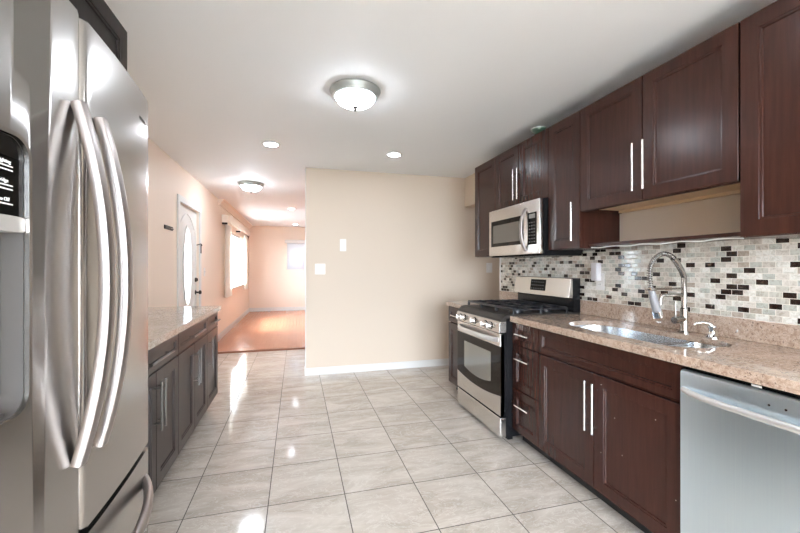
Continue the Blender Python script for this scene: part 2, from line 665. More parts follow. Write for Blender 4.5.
def cut(o, cutter_bm):
    """subtract a shape from a mesh object for good"""
    me = bpy.data.meshes.new('tmp')
    finish(me, cutter_bm, 0)
    c = bpy.data.objects.new('tmp', me)
    C.objects.link(c)
    c.parent = o.parent
    md = o.modifiers.new('b', 'BOOLEAN')
    md.operation = 'DIFFERENCE'
    md.solver = 'EXACT'
    md.object = c
    bpy.context.view_layer.update()
    dg = bpy.context.evaluated_depsgraph_get()
    new = bpy.data.meshes.new_from_object(o.evaluated_get(dg))
    o.modifiers.clear()
    old = o.data
    o.data = new
    new.name = o.name
    bpy.data.meshes.remove(old)
    bpy.data.objects.remove(c)
    bpy.data.meshes.remove(me)


def copy_tree(o, parent=None):
    c = o.copy()
    C.objects.link(c)
    if parent is not None:
        c.parent = parent
    for ch in list(o.children):
        copy_tree(ch, c)
    return c


def text(name, s, size, m, parent, loc, rot, depth=0.0006, align='LEFT'):
    cu = bpy.data.curves.new(name, 'FONT')
    cu.body = s
    cu.size = size
    cu.extrude = depth
    cu.align_x = align
    t = bpy.data.objects.new(name, cu)
    C.objects.link(t)
    bpy.context.view_layer.update()
    me = bpy.data.meshes.new_from_object(t.evaluated_get(bpy.context.evaluated_depsgraph_get()))
    bpy.data.objects.remove(t)
    me.transform(Matrix.Translation(loc) @ Matrix(rot).to_4x4() if not isinstance(rot, Matrix) else Matrix.Translation(loc) @ rot.to_4x4())
    o = bpy.data.objects.new(name, me)
    C.objects.link(o)
    me.materials.clear()
    me.materials.append(M[m])
    o.parent = parent
    return o


FRONT = Matrix(((1, 0, 0), (0, 0, -1), (0, 1, 0)))     # letters stand up and face -y


def wall_with_holes(bm, axis, t0, t1, a0, a1, holes, z0=0.0, z1=ZC):
    """axis 'x': wall thickness t0..t1 in x, runs a0..a1 along y; axis 'y' the other way round"""
    def put(b0, b1, q0, q1):
        if b1 - b0 < 1e-6 or q1 - q0 < 1e-6:
            return
        if axis == 'x':
            bx(bm, t0, t1, b0, b1, q0, q1)
        else:
            bx(bm, b0, b1, t0, t1, q0, q1)
    cur = a0
    for (h0, h1, hz0, hz1) in sorted(holes):
        put(cur, h0, z0, z1)
        put(h0, h1, z0, hz0)
        put(h0, h1, hz1, z1)
        cur = h1
    put(cur, a1, z0, z1)
    return bm


# ------------------------------------------------------------------ the setting
DY0, DY1, DZ = 4.80, 5.72, 2.02                 # front door
WY0, WY1, WZ0, WZ1 = 7.75, 10.20, 0.86, 2.0     # picture window
struct('floor', box(XL - 0.15, XE + 0.15, YB - 0.15, 6.08, -0.1, 0.0), 'tile')
struct('floor_wood', box(XL - 0.15, XE + 0.15, 6.08, YF + 0.15, -0.1, 0.018), 'wood')
struct('ceiling', box(XL - 0.15, XE + 0.15, YB - 0.15, YF + 0.15, ZC, ZC + 0.15), 'ceil')
struct('wall_left', wall_with_holes(bmesh.new(), 'x', XL - 0.12, XL, YB, YF + 0.12,
       [(DY0, DY1, 0.0, DZ), (WY0, WY1, WZ0, WZ1)]), 'peach')
struct('wall_far', wall_with_holes(bmesh.new(), 'y', YF, YF + 0.12, XL, XE + 0.12, [(-0.14, 0.84, 1.36, 1.92)]), 'peach')
struct('wall_partition', box(XP, XE, YP, YP + 0.12, 0, ZC), 'wall')
b = bmesh.new()
bx(b, XR, XR + 0.12, YB, YE, 0, ZC)
bx(b, XR, XR + 0.12, YE, YP, 2.06, ZC)
struct('wall_right', b, 'wall')
struct('wall_hall', box(XE, XE + 0.12, YB, YF, 0, ZC), 'wall')
struct('wall_hall_end', box(XR + 0.12, XE, 2.2, 2.32, 0, ZC), 'wall')
struct('wall_rear', wall_with_holes(bmesh.new(), 'y', YB - 0.12, YB, XL - 0.12, XR + 0.12, [(-0.95, 1.75, 0.05, 2.15)]), 'wall')


def skirting(name, pts, h=0.085, t=0.014, z=0.0):
    b = bmesh.new()
    (x0, y0), (x1, y1), side = pts
    if abs(x1 - x0) < 1e-6:
        bx(b, x0, x0 + side * t, y0, y1, z, z + h - 0.01)
        bx(b, x0, x0 + side * t * 0.6, y0, y1, z + h - 0.01, z + h)
    else:
        bx(b, x0, x1, y0, y0 + side * t, z, z + h - 0.01)
        bx(b, x0, x1, y0, y0 + side * t * 0.6, z + h - 0.01, z + h)
    struct(name, b, 'white_paint')


skirting('baseboard_partition', ((XP, YP), (XE, YP), -1))
skirting('baseboard_partition_end', ((XP, YP - 0.014), (XP, YP + 0.134), -1))
skirting('baseboard_partition_rear', ((XP, YP + 0.12), (XE, YP + 0.12), 1))
skirting('baseboard_left_near', ((XL, 3.84), (XL, DY0 - 0.075), 1))
skirting('baseboard_left', ((XL, DY1 + 0.075), (XL, 6.08), 1))
skirting('baseboard_left_far', ((XL, 6.08), (XL, YF), 1, ), z=0.018, h=0.1)
skirting('baseboard_far', ((XL, YF), (XE, YF), -1), z=0.018, h=0.1)
skirting('baseboard_hall', ((XE, 2.32), (XE, YP), -1))
# white strip over the partition's end face, threshold, crown over the picture window, end bead of the tiled wall
struct('trim_1', box(XP - 0.006, XP, YP - 0.004, YP + 0.124, 0.085, ZC), 'white_paint')
b = bmesh.new()
prism(b, [(6.045, 0.0), (6.085, 0.0), (6.085, 0.024), (6.07, 0.024), (6.05, 0.014)], XL, XE, 'x')
struct('trim_2', b, plain('dark_orange_wood', (0.22, 0.075, 0.035), 0.3))
b = bmesh.new()
prism(b, [(XL, ZC), (XL, ZC - 0.10), (XL + 0.02, ZC - 0.10), (XL + 0.03, ZC - 0.07), (XL + 0.075, ZC - 0.03), (XL + 0.10, ZC - 0.02), (XL + 0.10, ZC)], 7.05, YF, 'y')
struct('trim_3', b, 'peach')
struct('trim_4', box(XR - 0.012, XR + 0.002, YE - 0.022, YE + 0.004, 0.0, 1.39), 'white_paint')

# mosaic on the right wall
mo = struct('wall_mosaic', box(XR - 0.008, XR, 0.5, YE - 0.022, 0.90, 1.405), 'mosaic')
mo['label'] = 'glass mosaic backsplash of pale and dark brown tiles above granite counter'

# front door
d = struct('door_1', box(XL - 0.075, XL - 0.03, DY0 + 0.001, DY1 - 0.001, 0.006, DZ - 0.001), 'door_paint')
d['label'] = 'white front door with an oval leaded glass pane'
dc, oz, oa, ob = (DY0 + DY1) / 2, 1.28, 0.155, 0.48


def oval(a, bb, n=48):
    return [(dc + a * math.cos(2 * PI * i / n), oz + bb * math.sin(2 * PI * i / n)) for i in range(n)]


cb = bmesh.new()
prism(cb, oval(oa, ob), XL - 0.2, XL + 0.1, 'x')
cut(d, cb)
b = bmesh.new()
ring_band(b, oval(oa + 0.035, ob + 0.035), oval(oa - 0.004, ob - 0.004), XL - 0.082, XL - 0.018, 'x')
obj('glass_surround', b, 'door_paint', d, 40)
b = bmesh.new()
prism(b, oval(oa, ob), XL - 0.056, XL - 0.048, 'x')
obj('oval_pane', b, 'frost', d)
b = bmesh.new()
for k in (0.55,):
    ring_band(b, oval(oa * k + 0.003, ob * k + 0.003), oval(oa * k - 0.003, ob * k - 0.003), XL - 0.047, XL - 0.042, 'x')
for s in (-1, 1):
    tube(b, [(XL - 0.045, dc + s * oa * 0.9 * math.sin(PI * t / 12), oz - ob * 0.9 + ob * 1.8 * t / 12) for t in range(13)][1:-1], 0.003, 6)
bx(b, XL - 0.047, XL - 0.042, dc - 0.003, dc + 0.003, oz - ob, oz + ob)
for q in (-0.25, 0.0, 0.25):
    wq = oa * math.sqrt(1 - (q / ob) ** 2)
    bx(b, XL - 0.047, XL - 0.042, dc - wq, dc + wq, oz + q - 0.003, oz + q + 0.003)
obj('lead_came', b, 'pewter', d)
b = bmesh.new()
for s in (-1, 1):       # raised swags around the oval
    tube(b, [(XL - 0.029, dc + s * (0.02 + 0.31 * t / 10), 1.93 - 0.17 * (t / 10) ** 1.8) for t in range(11)], 0.009, 8)
    tube(b, [(XL - 0.029, dc + s * 0.33, 1.74), (XL - 0.029, dc + s * 0.33, 0.85)], 0.008, 8)
    tube(b, [(XL - 0.029, dc + s * (0.02 + 0.31 * t / 10), 0.66 + 0.17 * (t / 10) ** 1.8) for t in range(11)], 0.009, 8)
obj('raised_molding', b, 'door_paint', d, 40)
b = bmesh.new()
for (y0, y1, z0, z1) in ((DY0 - 0.07, DY0 - 0.001, 0, DZ), (DY1 + 0.001, DY1 + 0.07, 0, DZ), (DY0 - 0.07, DY1 + 0.07, DZ + 0.0005, DZ + 0.07)):
    bx(b, XL + 0.0005, XL + 0.018, y0, y1, z0, z1)
obj('door_frame', b, 'white_paint', d)
for z in (0.25, 1.12, 1.80):
    obj('hinge', box(XL - 0.032, XL - 0.020, DY0 - 0.002, DY0 + 0.022, z - 0.05, z + 0.05, 0.002), 'bronze', d)
b = bmesh.new()
lathe(b, [(0.03, 0), (0.03, 0.008), (0.012, 0.014), (0.012, 0.04), (0.026, 0.05), (0.028, 0.065), (0.018, 0.075), (0, 0.076)], (XL - 0.03, DY1 - 0.06, 0.93), 20, 'x')
obj('knob', b, 'bronze', d, 40)
b = bmesh.new()
lathe(b, [(0.03, 0), (0.03, 0.012), (0.024, 0.018), (0, 0.018)], (XL - 0.03, DY1 - 0.06, 1.10), 20, 'x')
bx(b, XL - 0.015, XL + 0.002, DY1 - 0.064, DY1 - 0.056, 1.08, 1.12, 0.002)
obj('deadbolt', b, 'bronze', d, 40)
b = bmesh.new()
bx(b, XL + 0.018, XL + 0.028, DY1 + 0.008, DY1 + 0.036, 1.46, 1.58, 0.003)
tube(b, [(XL - 0.02, DY1 - 0.03, 1.57), (XL + 0.03, DY1 - 0.01, 1.59), (XL + 0.035, DY1 + 0.02, 1.57)], 0.006, 8)
obj('door_chain', b, 'bronze', d)

# picture window
w = struct('window_1', box(XL - 0.075, XL - 0.069, WY0 + 0.03, WY1 - 0.03, WZ0 + 0.03, WZ1 - 0.03), 'pane')
b = bmesh.new()
for (y0, y1, z0, z1) in ((WY0, WY1, WZ0, WZ0 + 0.05), (WY0, WY1, WZ1 - 0.05, WZ1), (WY0, WY0 + 0.05, WZ0, WZ1), (WY1 - 0.05, WY1, WZ0, WZ1),
                         (WY0 + 0.62, WY0 + 0.68, WZ0, WZ1), (WY1 - 0.68, WY1 - 0.62, WZ0, WZ1)):
    bx(b, XL - 0.11, XL - 0.03, y0, y1, z0, z1)
obj('window_frame', b, 'white_paint', w)
obj('window_sill', box(XL - 0.05, XL + 0.05, WY0 - 0.1, WY1 + 0.1, WZ0 - 0.03, WZ0, 0.004), 'white_paint', w)
# small high window with the vertical blind
w = struct('window_2', box(-0.12, 0.82, YF + 0.06, YF + 0.066, 1.38, 1.9), 'pane')
b = bmesh.new()
for (x0, x1, z0, z1) in ((-0.14, 0.84, 1.36, 1.40), (-0.14, 0.84, 1.88, 1.92), (-0.14, -0.10, 1.36, 1.92), (0.80, 0.84, 1.36, 1.92), (0.33, 0.37, 1.36, 1.92)):
    bx(b, x0, x1, YF + 0.02, YF + 0.1, z0, z1)
obj('window_frame', b, 'white_paint', w)
# unseen sliding glass door, added behind the camera to bring in daylight
w = struct('window_3_added', box(-0.92, 1.72, YB - 0.07, YB - 0.062, 0.07, 2.13), 'pane')
b = bmesh.new()
for (x0, x1, z0, z1) in ((-0.95, 1.75, 0.05, 0.11), (-0.95, 1.75, 2.09, 2.15), (-0.95, -0.88, 0.05, 2.15), (1.68, 1.75, 0.05, 2.15), (0.36, 0.44, 0.05, 2.15)):
    bx(b, x0, x1, YB - 0.1, YB - 0.02, z0, z1)
obj('window_frame', b, 'white_paint', w)
struct('ground_outside', box(-30, 30, -30, 40, -0.5, -0.3), 'lawn')


# ------------------------------------------------------------------ cabinets
def bar_handle(p, length, vert=True, off=0.035, r=0.006):
    """bar pull on the plane y=p[1] facing -y, centred on p"""
    x, y, z = p
    b = bmesh.new()
    h = length / 2
    if vert:
        tube(b, [(x, y - off, z - h), (x, y - off, z + h)], r, 12)
        for s in (-1, 1):
            tube(b, [(x, y + 0.0005, z + s * (h - 0.035)), (x, y - off, z + s * (h - 0.035))], r * 0.75, 10)
    else:
        tube(b, [(x - h, y - off, z), (x + h, y - off, z)], r, 12)
        for s in (-1, 1):
            tube(b, [(x + s * (h - 0.03), y + 0.0005, z), (x + s * (h - 0.03), y - off, z)], r * 0.75, 10)
    return b


def cabinet(name, label, group, loc, rz, w, d, z0, z1, fronts, wood, hmat='nickel', toe=0.0, birch=False, worn=None, hollow=False):
    t = thing(name, label, 'cabinet', loc, rz, group)
    zb = toe if toe else z0
    e = 0.0015
    b = bmesh.new()
    if birch:
        for s in (-1, 1):
            bx(b, s * (w / 2 - e), s * (w / 2 - 0.018), -(d - 0.0215), 0, z0, z1)
        bx(b, -w / 2 + 0.018, w / 2 - 0.018, -(d - 0.0215), -(d - 0.04), z0, z0 + 0.02)
        bx(b, -w / 2 + 0.018, w / 2 - 0.018, -(d - 0.0215), 0, z0 + 0.034, z1)
        obj('carcass', b, wood, t)
        bb = bmesh.new()
        bx(bb, -w / 2 + 0.019, w / 2 - 0.019, -(d - 0.041), -0.001, z0 + 0.018, z0 + 0.0335)
        bx(bb, -w / 2 + 0.019, w / 2 - 0.019, -0.03, -0.001, z0 + 0.002, z0 + 0.018)
        obj('bottom_panel', bb, 'birch', t, label='pale birch bottom panel')
    else:
        if hollow:
            for s in (-1, 1):
                bx(b, s * (w / 2 - e), s * (w / 2 - 0.018), -(d - 0.0215), 0, zb, z1)
            bx(b, -w / 2 + 0.018, w / 2 - 0.018, -(d - 0.0215), 0, zb, zb + 0.018)
            bx(b, -w / 2 + 0.018, w / 2 - 0.018, -0.008, 0, zb + 0.018, z1)
            bx(b, -w / 2 + 0.018, w / 2 - 0.018, -(d - 0.0215), -(d - 0.035), zb + 0.018, z1)
        else:
            bx(b, -w / 2 + e, w / 2 - e, -(d - 0.0215), 0, zb, z1)
        obj('carcass', b, wood, t)
    if toe:
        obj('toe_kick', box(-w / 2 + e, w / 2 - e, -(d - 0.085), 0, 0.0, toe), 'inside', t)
    for f in fronts:
        kind, x0, x1, q0, q1 = f[:5]
        m = worn if worn and kind == 'door' and x0 > -0.01 else wood
        p = obj(kind, shaker(x1 - x0 - 0.006, q1 - q0, 0.02, f[6] if len(f) > 6 else 0.062, 0.0105, x0 + 0.003, q0, -(d - 0.02)), m, t)
        if len(f) > 5 and f[5]:
            o_, hx, hz, hl = f[5]
            obj('handle', bar_handle((hx, -d, hz), hl, o_ == 'v'), hmat, p, 40)
    return t


RW, LW = -PI / 2, PI / 2
XB = 2.125           # back plane of the right-hand units

# --- right base units (face at X = 1.52; local x runs from far to near)
D = XB - 1.52
hw = 0.42 / 2
cabinet('base_cabinet', 'narrow dark base cabinet between doorway and stove', 'right base cabinets', (XB, 3.437, 0), RW, 0.42, D, 0, 0.872,
        [('drawer', -hw, hw, 0.715, 0.868, ('h', 0.0, 0.79, 0.15), 0.04), ('door', -hw, hw, 0.095, 0.703, None)], 'cherry', toe=0.09)
hw = 0.305 / 2
cabinet('drawer_cabinet', 'dark cherry base cabinet with three drawers beside the stove', 'right base cabinets', (XB, 2.294, 0), RW, 0.305, D, 0, 0.872,
        [('drawer', -hw, hw, 0.715, 0.868, ('h', 0.01, 0.797, 0.16), 0.036),
         ('drawer', -hw, hw, 0.398, 0.708, ('h', 0.01, 0.622, 0.16), 0.05),
         ('drawer', -hw, hw, 0.095, 0.391, ('h', 0.01, 0.295, 0.16), 0.05)], 'cherry', toe=0.09)
hw = 0.953 / 2
cabinet('sink_cabinet', 'chipped dark cherry base cabinet with two doors under the sink', 'right base cabinets', (XB, 1.664, 0), RW, 0.953, D, 0, 0.872,
        [('false_front', -hw, hw, 0.718, 0.868, None, 0.036),
         ('door', -hw, 0, 0.095, 0.705, ('v', -0.026, 0.53, 0.265)),
         ('door', 0, hw, 0.095, 0.705, ('v', 0.028, 0.53, 0.265))], 'cherry', toe=0.09, worn='cherry_worn', hollow=True)
t = thing('end_panel', 'dark cherry end panel beside the dishwasher', 'cabinet panel', (XB, 0.565, 0), RW)
obj('panel', box(-0.009, 0.009, -D, 0, 0, 0.872), 'cherry', t)

# --- right wall units (face at X = 1.80)
D = XB - 1.80
U0, U1 = 1.395, 2.31
hw = 0.42 / 2
cabinet('wall_cabinet', 'narrow tall dark wall cabinet left of the microwave', 'right wall cabinets', (XB, 3.401, 0), RW, 0.42, D, 1.375, U1,
        [('door', -hw, hw, 1.378, U1 - 0.003, None)], 'cherry')
hw = 0.775 / 2
cabinet('wall_cabinet', 'short two-door dark wall cabinet above the microwave', 'right wall cabinets', (XB, 2.8025, 0), RW, 0.775, D, 1.788, U1,
        [('door', -hw, 0, 1.791, U1 - 0.003, ('v', -0.03, 1.965, 0.26)),
         ('door', 0, hw, 1.791, U1 - 0.003, ('v', 0.03, 1.965, 0.26))], 'cherry')
hw = 0.325 / 2
cabinet('wall_cabinet', 'narrow dark wall cabinet between microwave and open shelf', 'right wall cabinets', (XB, 2.2515, 0), RW, 0.325, D, U0, U1,
        [('door', -hw, hw, U0 + 0.003, U1 - 0.003, ('v', 0.12, 1.575, 0.26))], 'cherry')
hw = 0.927 / 2
cabinet('wall_cabinet', 'wide dark wall cabinet with two square doors above the sink', 'right wall cabinets', (XB, 1.6245, 0), RW, 0.927, D, 1.632, U1,
        [('door', -hw, 0, 1.635, U1 - 0.003, ('v', -0.03, 1.815, 0.26)),
         ('door', 0, hw, 1.635, U1 - 0.003, ('v', 0.035, 1.815, 0.26))], 'cherry', birch=True)
hw = 0.60 / 2
cabinet('wall_cabinet', 'tall dark wall cabinet above the dishwasher at the picture edge', 'right wall cabinets', (XB, 0.8595, 0), RW, 0.60, D, U0, U1,
        [('door', -hw, hw, U0 + 0.003, U1 - 0.003, ('v', 0.265, 1.56, 0.26), 0.066)], 'cherry')
# shelf board joining the two tall wall cabinets over the backsplash
b = bmesh.new()
bx(b, 1.862, XR - 0.001, 1.162, 2.087, 1.406, 1.424, 0.001)
tag(obj('shelf', b, 'cherry'), 'thin dark shelf board over the backsplash between wall cabinets', 'shelf')
b = bmesh.new()
pts = []
for i in range(33):
    y = 2.07 - i * 0.0275
    pts.append((1.875 + 0.004 * math.sin(i * 1.3), y, 1.4005 - 0.006 * abs(math.sin(i * 0.42 + 0.4)) ** 2))
tube(b, pts, 0.0035, 8)
tag(obj('light_cable', b, 'rim', None, 60), 'thin white cable strung along the underside of the dark shelf', 'cable')

# --- left base units (face at X = -0.70)
XLB = XL + 0.005
D = -0.70 - XLB
H0 = 0.115


def left_unit(yc, w, label, drawers, doors):
    hw = w / 2
    fr = []
    if drawers:
        fr.append(('drawer', -hw, hw, 0.735, 0.868, ('h', 0, 0.80, min(0.34, w * 0.55)), 0.036))
    fr += doors(hw)
    cabinet('base_cabinet', label, 'left base cabinets', (XLB, yc, 0), LW, w, D, 0, 0.872, fr, 'espresso', 'gunmetal', toe=0.11)


ztop = 0.728
two = lambda hw: [('door', -hw, 0, H0, ztop, ('v', -0.03, 0.56, 0.25)), ('door', 0, hw, H0, ztop, ('v', 0.03, 0.56, 0.25))]
left_unit(1.64, 0.40, 'dark base cabinet tucked against the refrigerator under pale granite', True,
          lambda hw: [('door', -hw, hw, H0, ztop, ('v', hw - 0.04, 0.56, 0.25))])
left_unit(2.22, 0.76, 'dark two-door base cabinet second from the refrigerator', True, two)
left_unit(2.988, 0.776, 'dark two-door base cabinet in the middle of the left run', True, two)
left_unit(3.591, 0.43, 'narrow one-door base cabinet at far end of left run', True,
          lambda hw: [('door', -hw, hw, H0, ztop, ('v', -hw + 0.045, 0.56, 0.25))])
ct = thing('countertop', 'pale granite worktop on the left base cabinets', 'countertop', (0, 0, 0), 0, 'granite worktops')
obj('slab', box(XL + 0.002, -0.675, 1.44, 3.825, 0.874, 0.914, 0.005), 'granite_l', ct)
obj('backsplash', box(XL + 0.001, XL + 0.021, 1.44, 3.825, 0.9145, 1.0), 'granite_l', ct)

# --- cabinet over the refrigerator
D = -0.72 - XLB
hw = 0.92 / 2
cabinet('wall_cabinet', 'black brown wall cabinet above the refrigerator', 'left wall cabinet', (XLB, 1.47, 0), LW, 0.92, D, 1.86, U1,
        [('door', -hw, 0, 1.863, U1 - 0.003, ('v', -0.03, 1.97, 0.14), 0.07), ('door', 0, hw, 1.863, U1 - 0.003, ('v', 0.03, 1.97, 0.14), 0.07)], 'black_wood', 'brushed')

# ------------------------------------------------------------------ right worktop, sink, tap
ct = thing('countertop', 'brown granite worktop with cut-out for the sink', 'countertop', (0, 0, 0), 0, 'granite worktops')
b = box(1.50, 2.126, 0.53, 2.446, 0.886, 0.914, 0.004)
slab = obj('slab', b, 'granite', ct)
obj('front_edge', box(1.4995, 1.535, 0.53, 2.446, 0.8735, 0.8875, 0.003), 'granite', ct)
HOLE = rrect(1.615, 1.972, 1.245, 2.098, [0.12, 0.20, 0.15, 0.12], 10)   # rounded cut-out, larger curves on the left
BIG = rrect(1.608, 1.979, 1.492, 2.105, [0.12, 0.20, 0.05, 0.05], 8)
SMALL = rrect(1.608, 1.979, 1.238, 1.468, [0.05, 0.05, 0.15, 0.12], 8)
cb = bmesh.new()
prism(cb, HOLE, 0.8, 1.0, 'z')
cut(slab, cb)
obj('backsplash', box(2.104, 2.1265, 0.53, 2.438, 0.9145, 1.018, 0.002), 'granite', ct)
ct = thing('countertop', 'small brown granite worktop left of the stove', 'countertop', (0, 0, 0), 0, 'granite worktops')
obj('slab', box(1.50, 2.126, 3.218, 3.668, 0.874, 0.914, 0.005), 'granite', ct)
obj('backsplash', box(2.104, 2.1265, 3.218, 3.64, 0.9145, 1.018, 0.002), 'granite', ct)


def scaled(ol, off):
    cx = sum(p[0] for p in ol) / len(ol)
    cy = sum(p[1] for p in ol) / len(ol)
    out = []
    for x, y in ol:
        dx, dy = x - cx, y - cy
        L = math.hypot(dx, dy)
        out.append((x + dx / L * off, y + dy / L * off))
    return out


def bowl(ol, depth, name, parent):
    b = bmesh.new()
    z = 0.8855
    prof = [(0.012, z), (0.012, z - 0.002), (0.004, z - 0.003), (-0.005, z - depth + 0.03), (-0.03, z - depth), (-0.09, z - depth - 0.004)]
    inn = [(0.012, z), (0.001, z), (0.0, z - 0.004), (-0.008, z - depth + 0.034), (-0.034, z - depth + 0.004), (-0.09, z - depth)]
    for pr in (prof, inn):
        rings = [[b.verts.new((p[0], p[1], zz)) for p in scaled(ol, o_)] for o_, zz in pr]
        n = len(ol)
        for q, s in zip(rings, rings[1:]):
            for i in range(n):
                b.faces.new((q[i], q[(i + 1) % n], s[(i + 1) % n], s[i]))
        b.faces.new(rings[-1])
    bmesh.ops.remove_doubles(b, verts=b.verts, dist=1e-5)
    o = obj(name, b, 'sinksteel', parent, 40)
    cx = sum(p[0] for p in ol) / len(ol)
    cy = sum(p[1] for p in ol) / len(ol)
    b = bmesh.new()
    lathe(b, [(0.045, 0.0005), (0.045, 0.004), (0.03, 0.005), (0.026, 0.001), (0, 0.001)], (cx, cy, z - depth), 24)
    obj('drain', b, 'chrome', o, 40)


sk = thing('sink', 'double bowl stainless sink set under the brown granite', 'sink', (0, 0, 0))
bowl(BIG, 0.19, 'bowl', sk)
bowl(SMALL, 0.15, 'bowl', sk)
obj('divider', box(1.62, 1.967, 1.4705, 1.4895, 0.82, 0.879, 0.006), 'sinksteel', sk, 40)

FX, FY, FZ = 2.035, 1.577, 0.9145
fa = thing('faucet', 'brushed nickel spring faucet with pull-down spray head', 'faucet', (FX, FY, FZ))
b = bmesh.new()
lathe(b, [(0.028, 0), (0.028, 0.006), (0.020, 0.010), (0.018, 0.02), (0.018, 0.13), (0.0135, 0.135), (0.0135, 0.30), (0.011, 0.303), (0, 0.303)], (0, 0, 0), 24)
obj('post', b, 'brushed', fa, 40)
ctrl = [Vector(p) for p in ((0, 0, 0.27), (0, 0, 0.30), (-0.018, 0, 0.338), (-0.052, 0, 0.383), (-0.086, 0, 0.412), (-0.120, 0, 0.425), (-0.154, 0, 0.425),
        (-0.190, 0, 0.410), (-0.219, 0, 0.381), (-0.235, 0, 0.342), (-0.237, 0, 0.300), (-0.231, 0, 0.255), (-0.222, 0, 0.225))]
arc = []
for i in range(len(ctrl) - 1):
    p0, p1, p2, p3 = ctrl[max(i - 1, 0)], ctrl[i], ctrl[i + 1], ctrl[min(i + 2, len(ctrl) - 1)]
    for j in range(4):
        q = j / 4
        arc.append(0.5 * ((2 * p1) + (p2 - p0) * q + (2 * p0 - 5 * p1 + 4 * p2 - p3) * q * q + (3 * p1 - p0 - 3 * p2 + p3) * q ** 3))
arc.append(ctrl[-1])
b = bmesh.new()
tube(b, arc, 0.0055, 10)
obj('hose', b, 'grey_plastic', fa, 60)
# spring coil around the hose
b = bmesh.new()
dense = []
for p, q in zip(arc, arc[1:]):
    n_ = max(1, int((q - p).length / 0.0011))
    dense += [p.lerp(q, j / n_) for j in range(n_)]
coil = []
s_ = 0
for i, p in enumerate(dense[:-1]):
    t_ = (dense[i + 1] - p).normalized()
    nrm = Vector((0, 1, 0))
    bi = t_.cross(nrm)
    s_ += (dense[i + 1] - p).length
    a = s_ / 0.0125 * 2 * PI
    coil.append(p + (nrm * math.cos(a) + bi * math.sin(a)) * 0.0115)
tube(b, coil, 0.0022, 6)
obj('spring', b, 'brushed', fa, 60)
b = bmesh.new()
tube(b, [(0.001, 0, 0.302), (-0.018, 0, 0.338), (-0.052, 0, 0.383), (-0.075, 0, 0.403)], 0.0150, 14)
obj('spring_collar', b, 'brushed', fa, 40)
b = bmesh.new()
tube(b, [(-0.231, 0, 0.256), (-0.224, 0, 0.228), (-0.207, 0, 0.175), (-0.188, 0, 0.122)], [0.010, 0.016, 0.0195, 0.021], 16)
sh = obj('spray_head', b, 'grey_plastic', fa, 40, label='grey spray head')
sh.data.materials[0] = M['head_grey']
b = bmesh.new()
tube(b, [(-0.188, 0, 0.122), (-0.178, 0, 0.09)], [0.0225, 0.0235], 16)
obj('nozzle', b, 'chrome', sh, 40)
b = bmesh.new()
tube(b, [(-0.01, 0, 0.24), (-0.222, 0, 0.24)], 0.0055, 10)
bx(b, -0.248, -0.208, -0.02, 0.02, 0.232, 0.248, 0.003)
obj('spray_holder', b, 'brushed', fa, 40)
b = bmesh.new()
tube(b, [(-0.01, 0, 0.205), (-0.16, 0, 0.205), (-0.165, 0, 0.18), (-0.165, 0, 0.155)], 0.009, 12)
obj('pot_filler_spout', b, 'brushed', fa, 40)
b = bmesh.new()
tube(b, [(-0.005, -0.002, 0.075), (-0.075, -0.005, 0.07)], [0.016, 0.0185], 16)
tube(b, [(-0.066, -0.005, 0.075), (-0.07, -0.008, 0.12), (-0.072, -0.008, 0.17)], [0.005, 0.0045, 0.004], 10)
obj('lever', b, 'brushed', fa, 40)

so = thing('soap_dispenser', 'small nickel soap pump beside the faucet on granite', 'soap dispenser', (2.025, 1.425, 0.9145))
b = bmesh.new()
lathe(b, [(0.026, 0), (0.026, 0.004), (0.019, 0.012), (0.014, 0.03), (0.016, 0.045), (0.02, 0.052), (0.02, 0.058), (0.006, 0.062), (0, 0.062)], (0, 0, 0), 20)
obj('base', b, 'chrome', so, 40)
b = bmesh.new()
tube(b, [(0, 0, 0.058), (-0.012, 0.006, 0.07), (-0.04, 0.018, 0.076), (-0.07, 0.03, 0.07), (-0.078, 0.033, 0.062)], [0.0095, 0.009, 0.007, 0.006, 0.0055], 10)
obj('spout', b, 'nickel', so, 60)

# ------------------------------------------------------------------ gas range
RY = 2.832
rg = thing('gas_range', 'stainless gas stove with black grates between granite worktops', 'stove', (2.12, RY, 0), RW)
w2 = 0.379
b = bmesh.new()
bx(b, -w2, w2, -0.645, -0.002, 0.03, 0.895)
for sx in (-1, 1):
    for sy in (-0.60, -0.05):
        bx(b, sx * (w2 - 0.06), sx * (w2 - 0.02), sy - 0.02, sy + 0.02, 0, 0.03)
obj('body', b, 'black', rg)
b = bmesh.new()
prism(b, [(-0.60, 0.895), (-0.002, 0.895), (-0.002, 0.922), (-0.615, 0.922), (-0.655, 0.915), (-0.687, 0.888), (-0.687, 0.872), (-0.60, 0.872)], -w2, w2, 'x', 0.003)
obj('cooktop', b, plain('dark_cooktop', (0.030, 0.025, 0.022), 0.35, spec=0.3), rg)
b = bmesh.new()
prism(b, [(-0.645, 0.792), (-0.645, 0.871), (-0.688, 0.871), (-0.700, 0.86), (-0.703, 0.792)], -w2, w2, 'x', 0.003)
cp = obj('control_panel', b, 'steel', rg)
for kx in (-0.30, -0.215, -0.02, 0.165, 0.25):
    b = bmesh.new()
    lathe(b, [(0.026, 0.0), (0.026, -0.006), (0.021, -0.009), (0.019, -0.028), (0.016, -0.031), (0, -0.031)], (kx, -0.701, 0.829), 22, 'y')
    bx(b, kx - 0.0045, kx + 0.0045, -0.741, -0.725, 0.809, 0.849, 0.002)
    k_ = obj('knob', b, 'steel', cp, 40)
    b = bmesh.new()
    ring_band(b, [(kx + 0.029 * math.cos(2 * PI * i / 24), 0.829 + 0.029 * math.sin(2 * PI * i / 24)) for i in range(24)],
              [(kx + 0.0255 * math.cos(2 * PI * i / 24), 0.829 + 0.0255 * math.sin(2 * PI * i / 24)) for i in range(24)], -0.7005, -0.706, 'y')
    obj('knob_ring', b, 'black', cp)
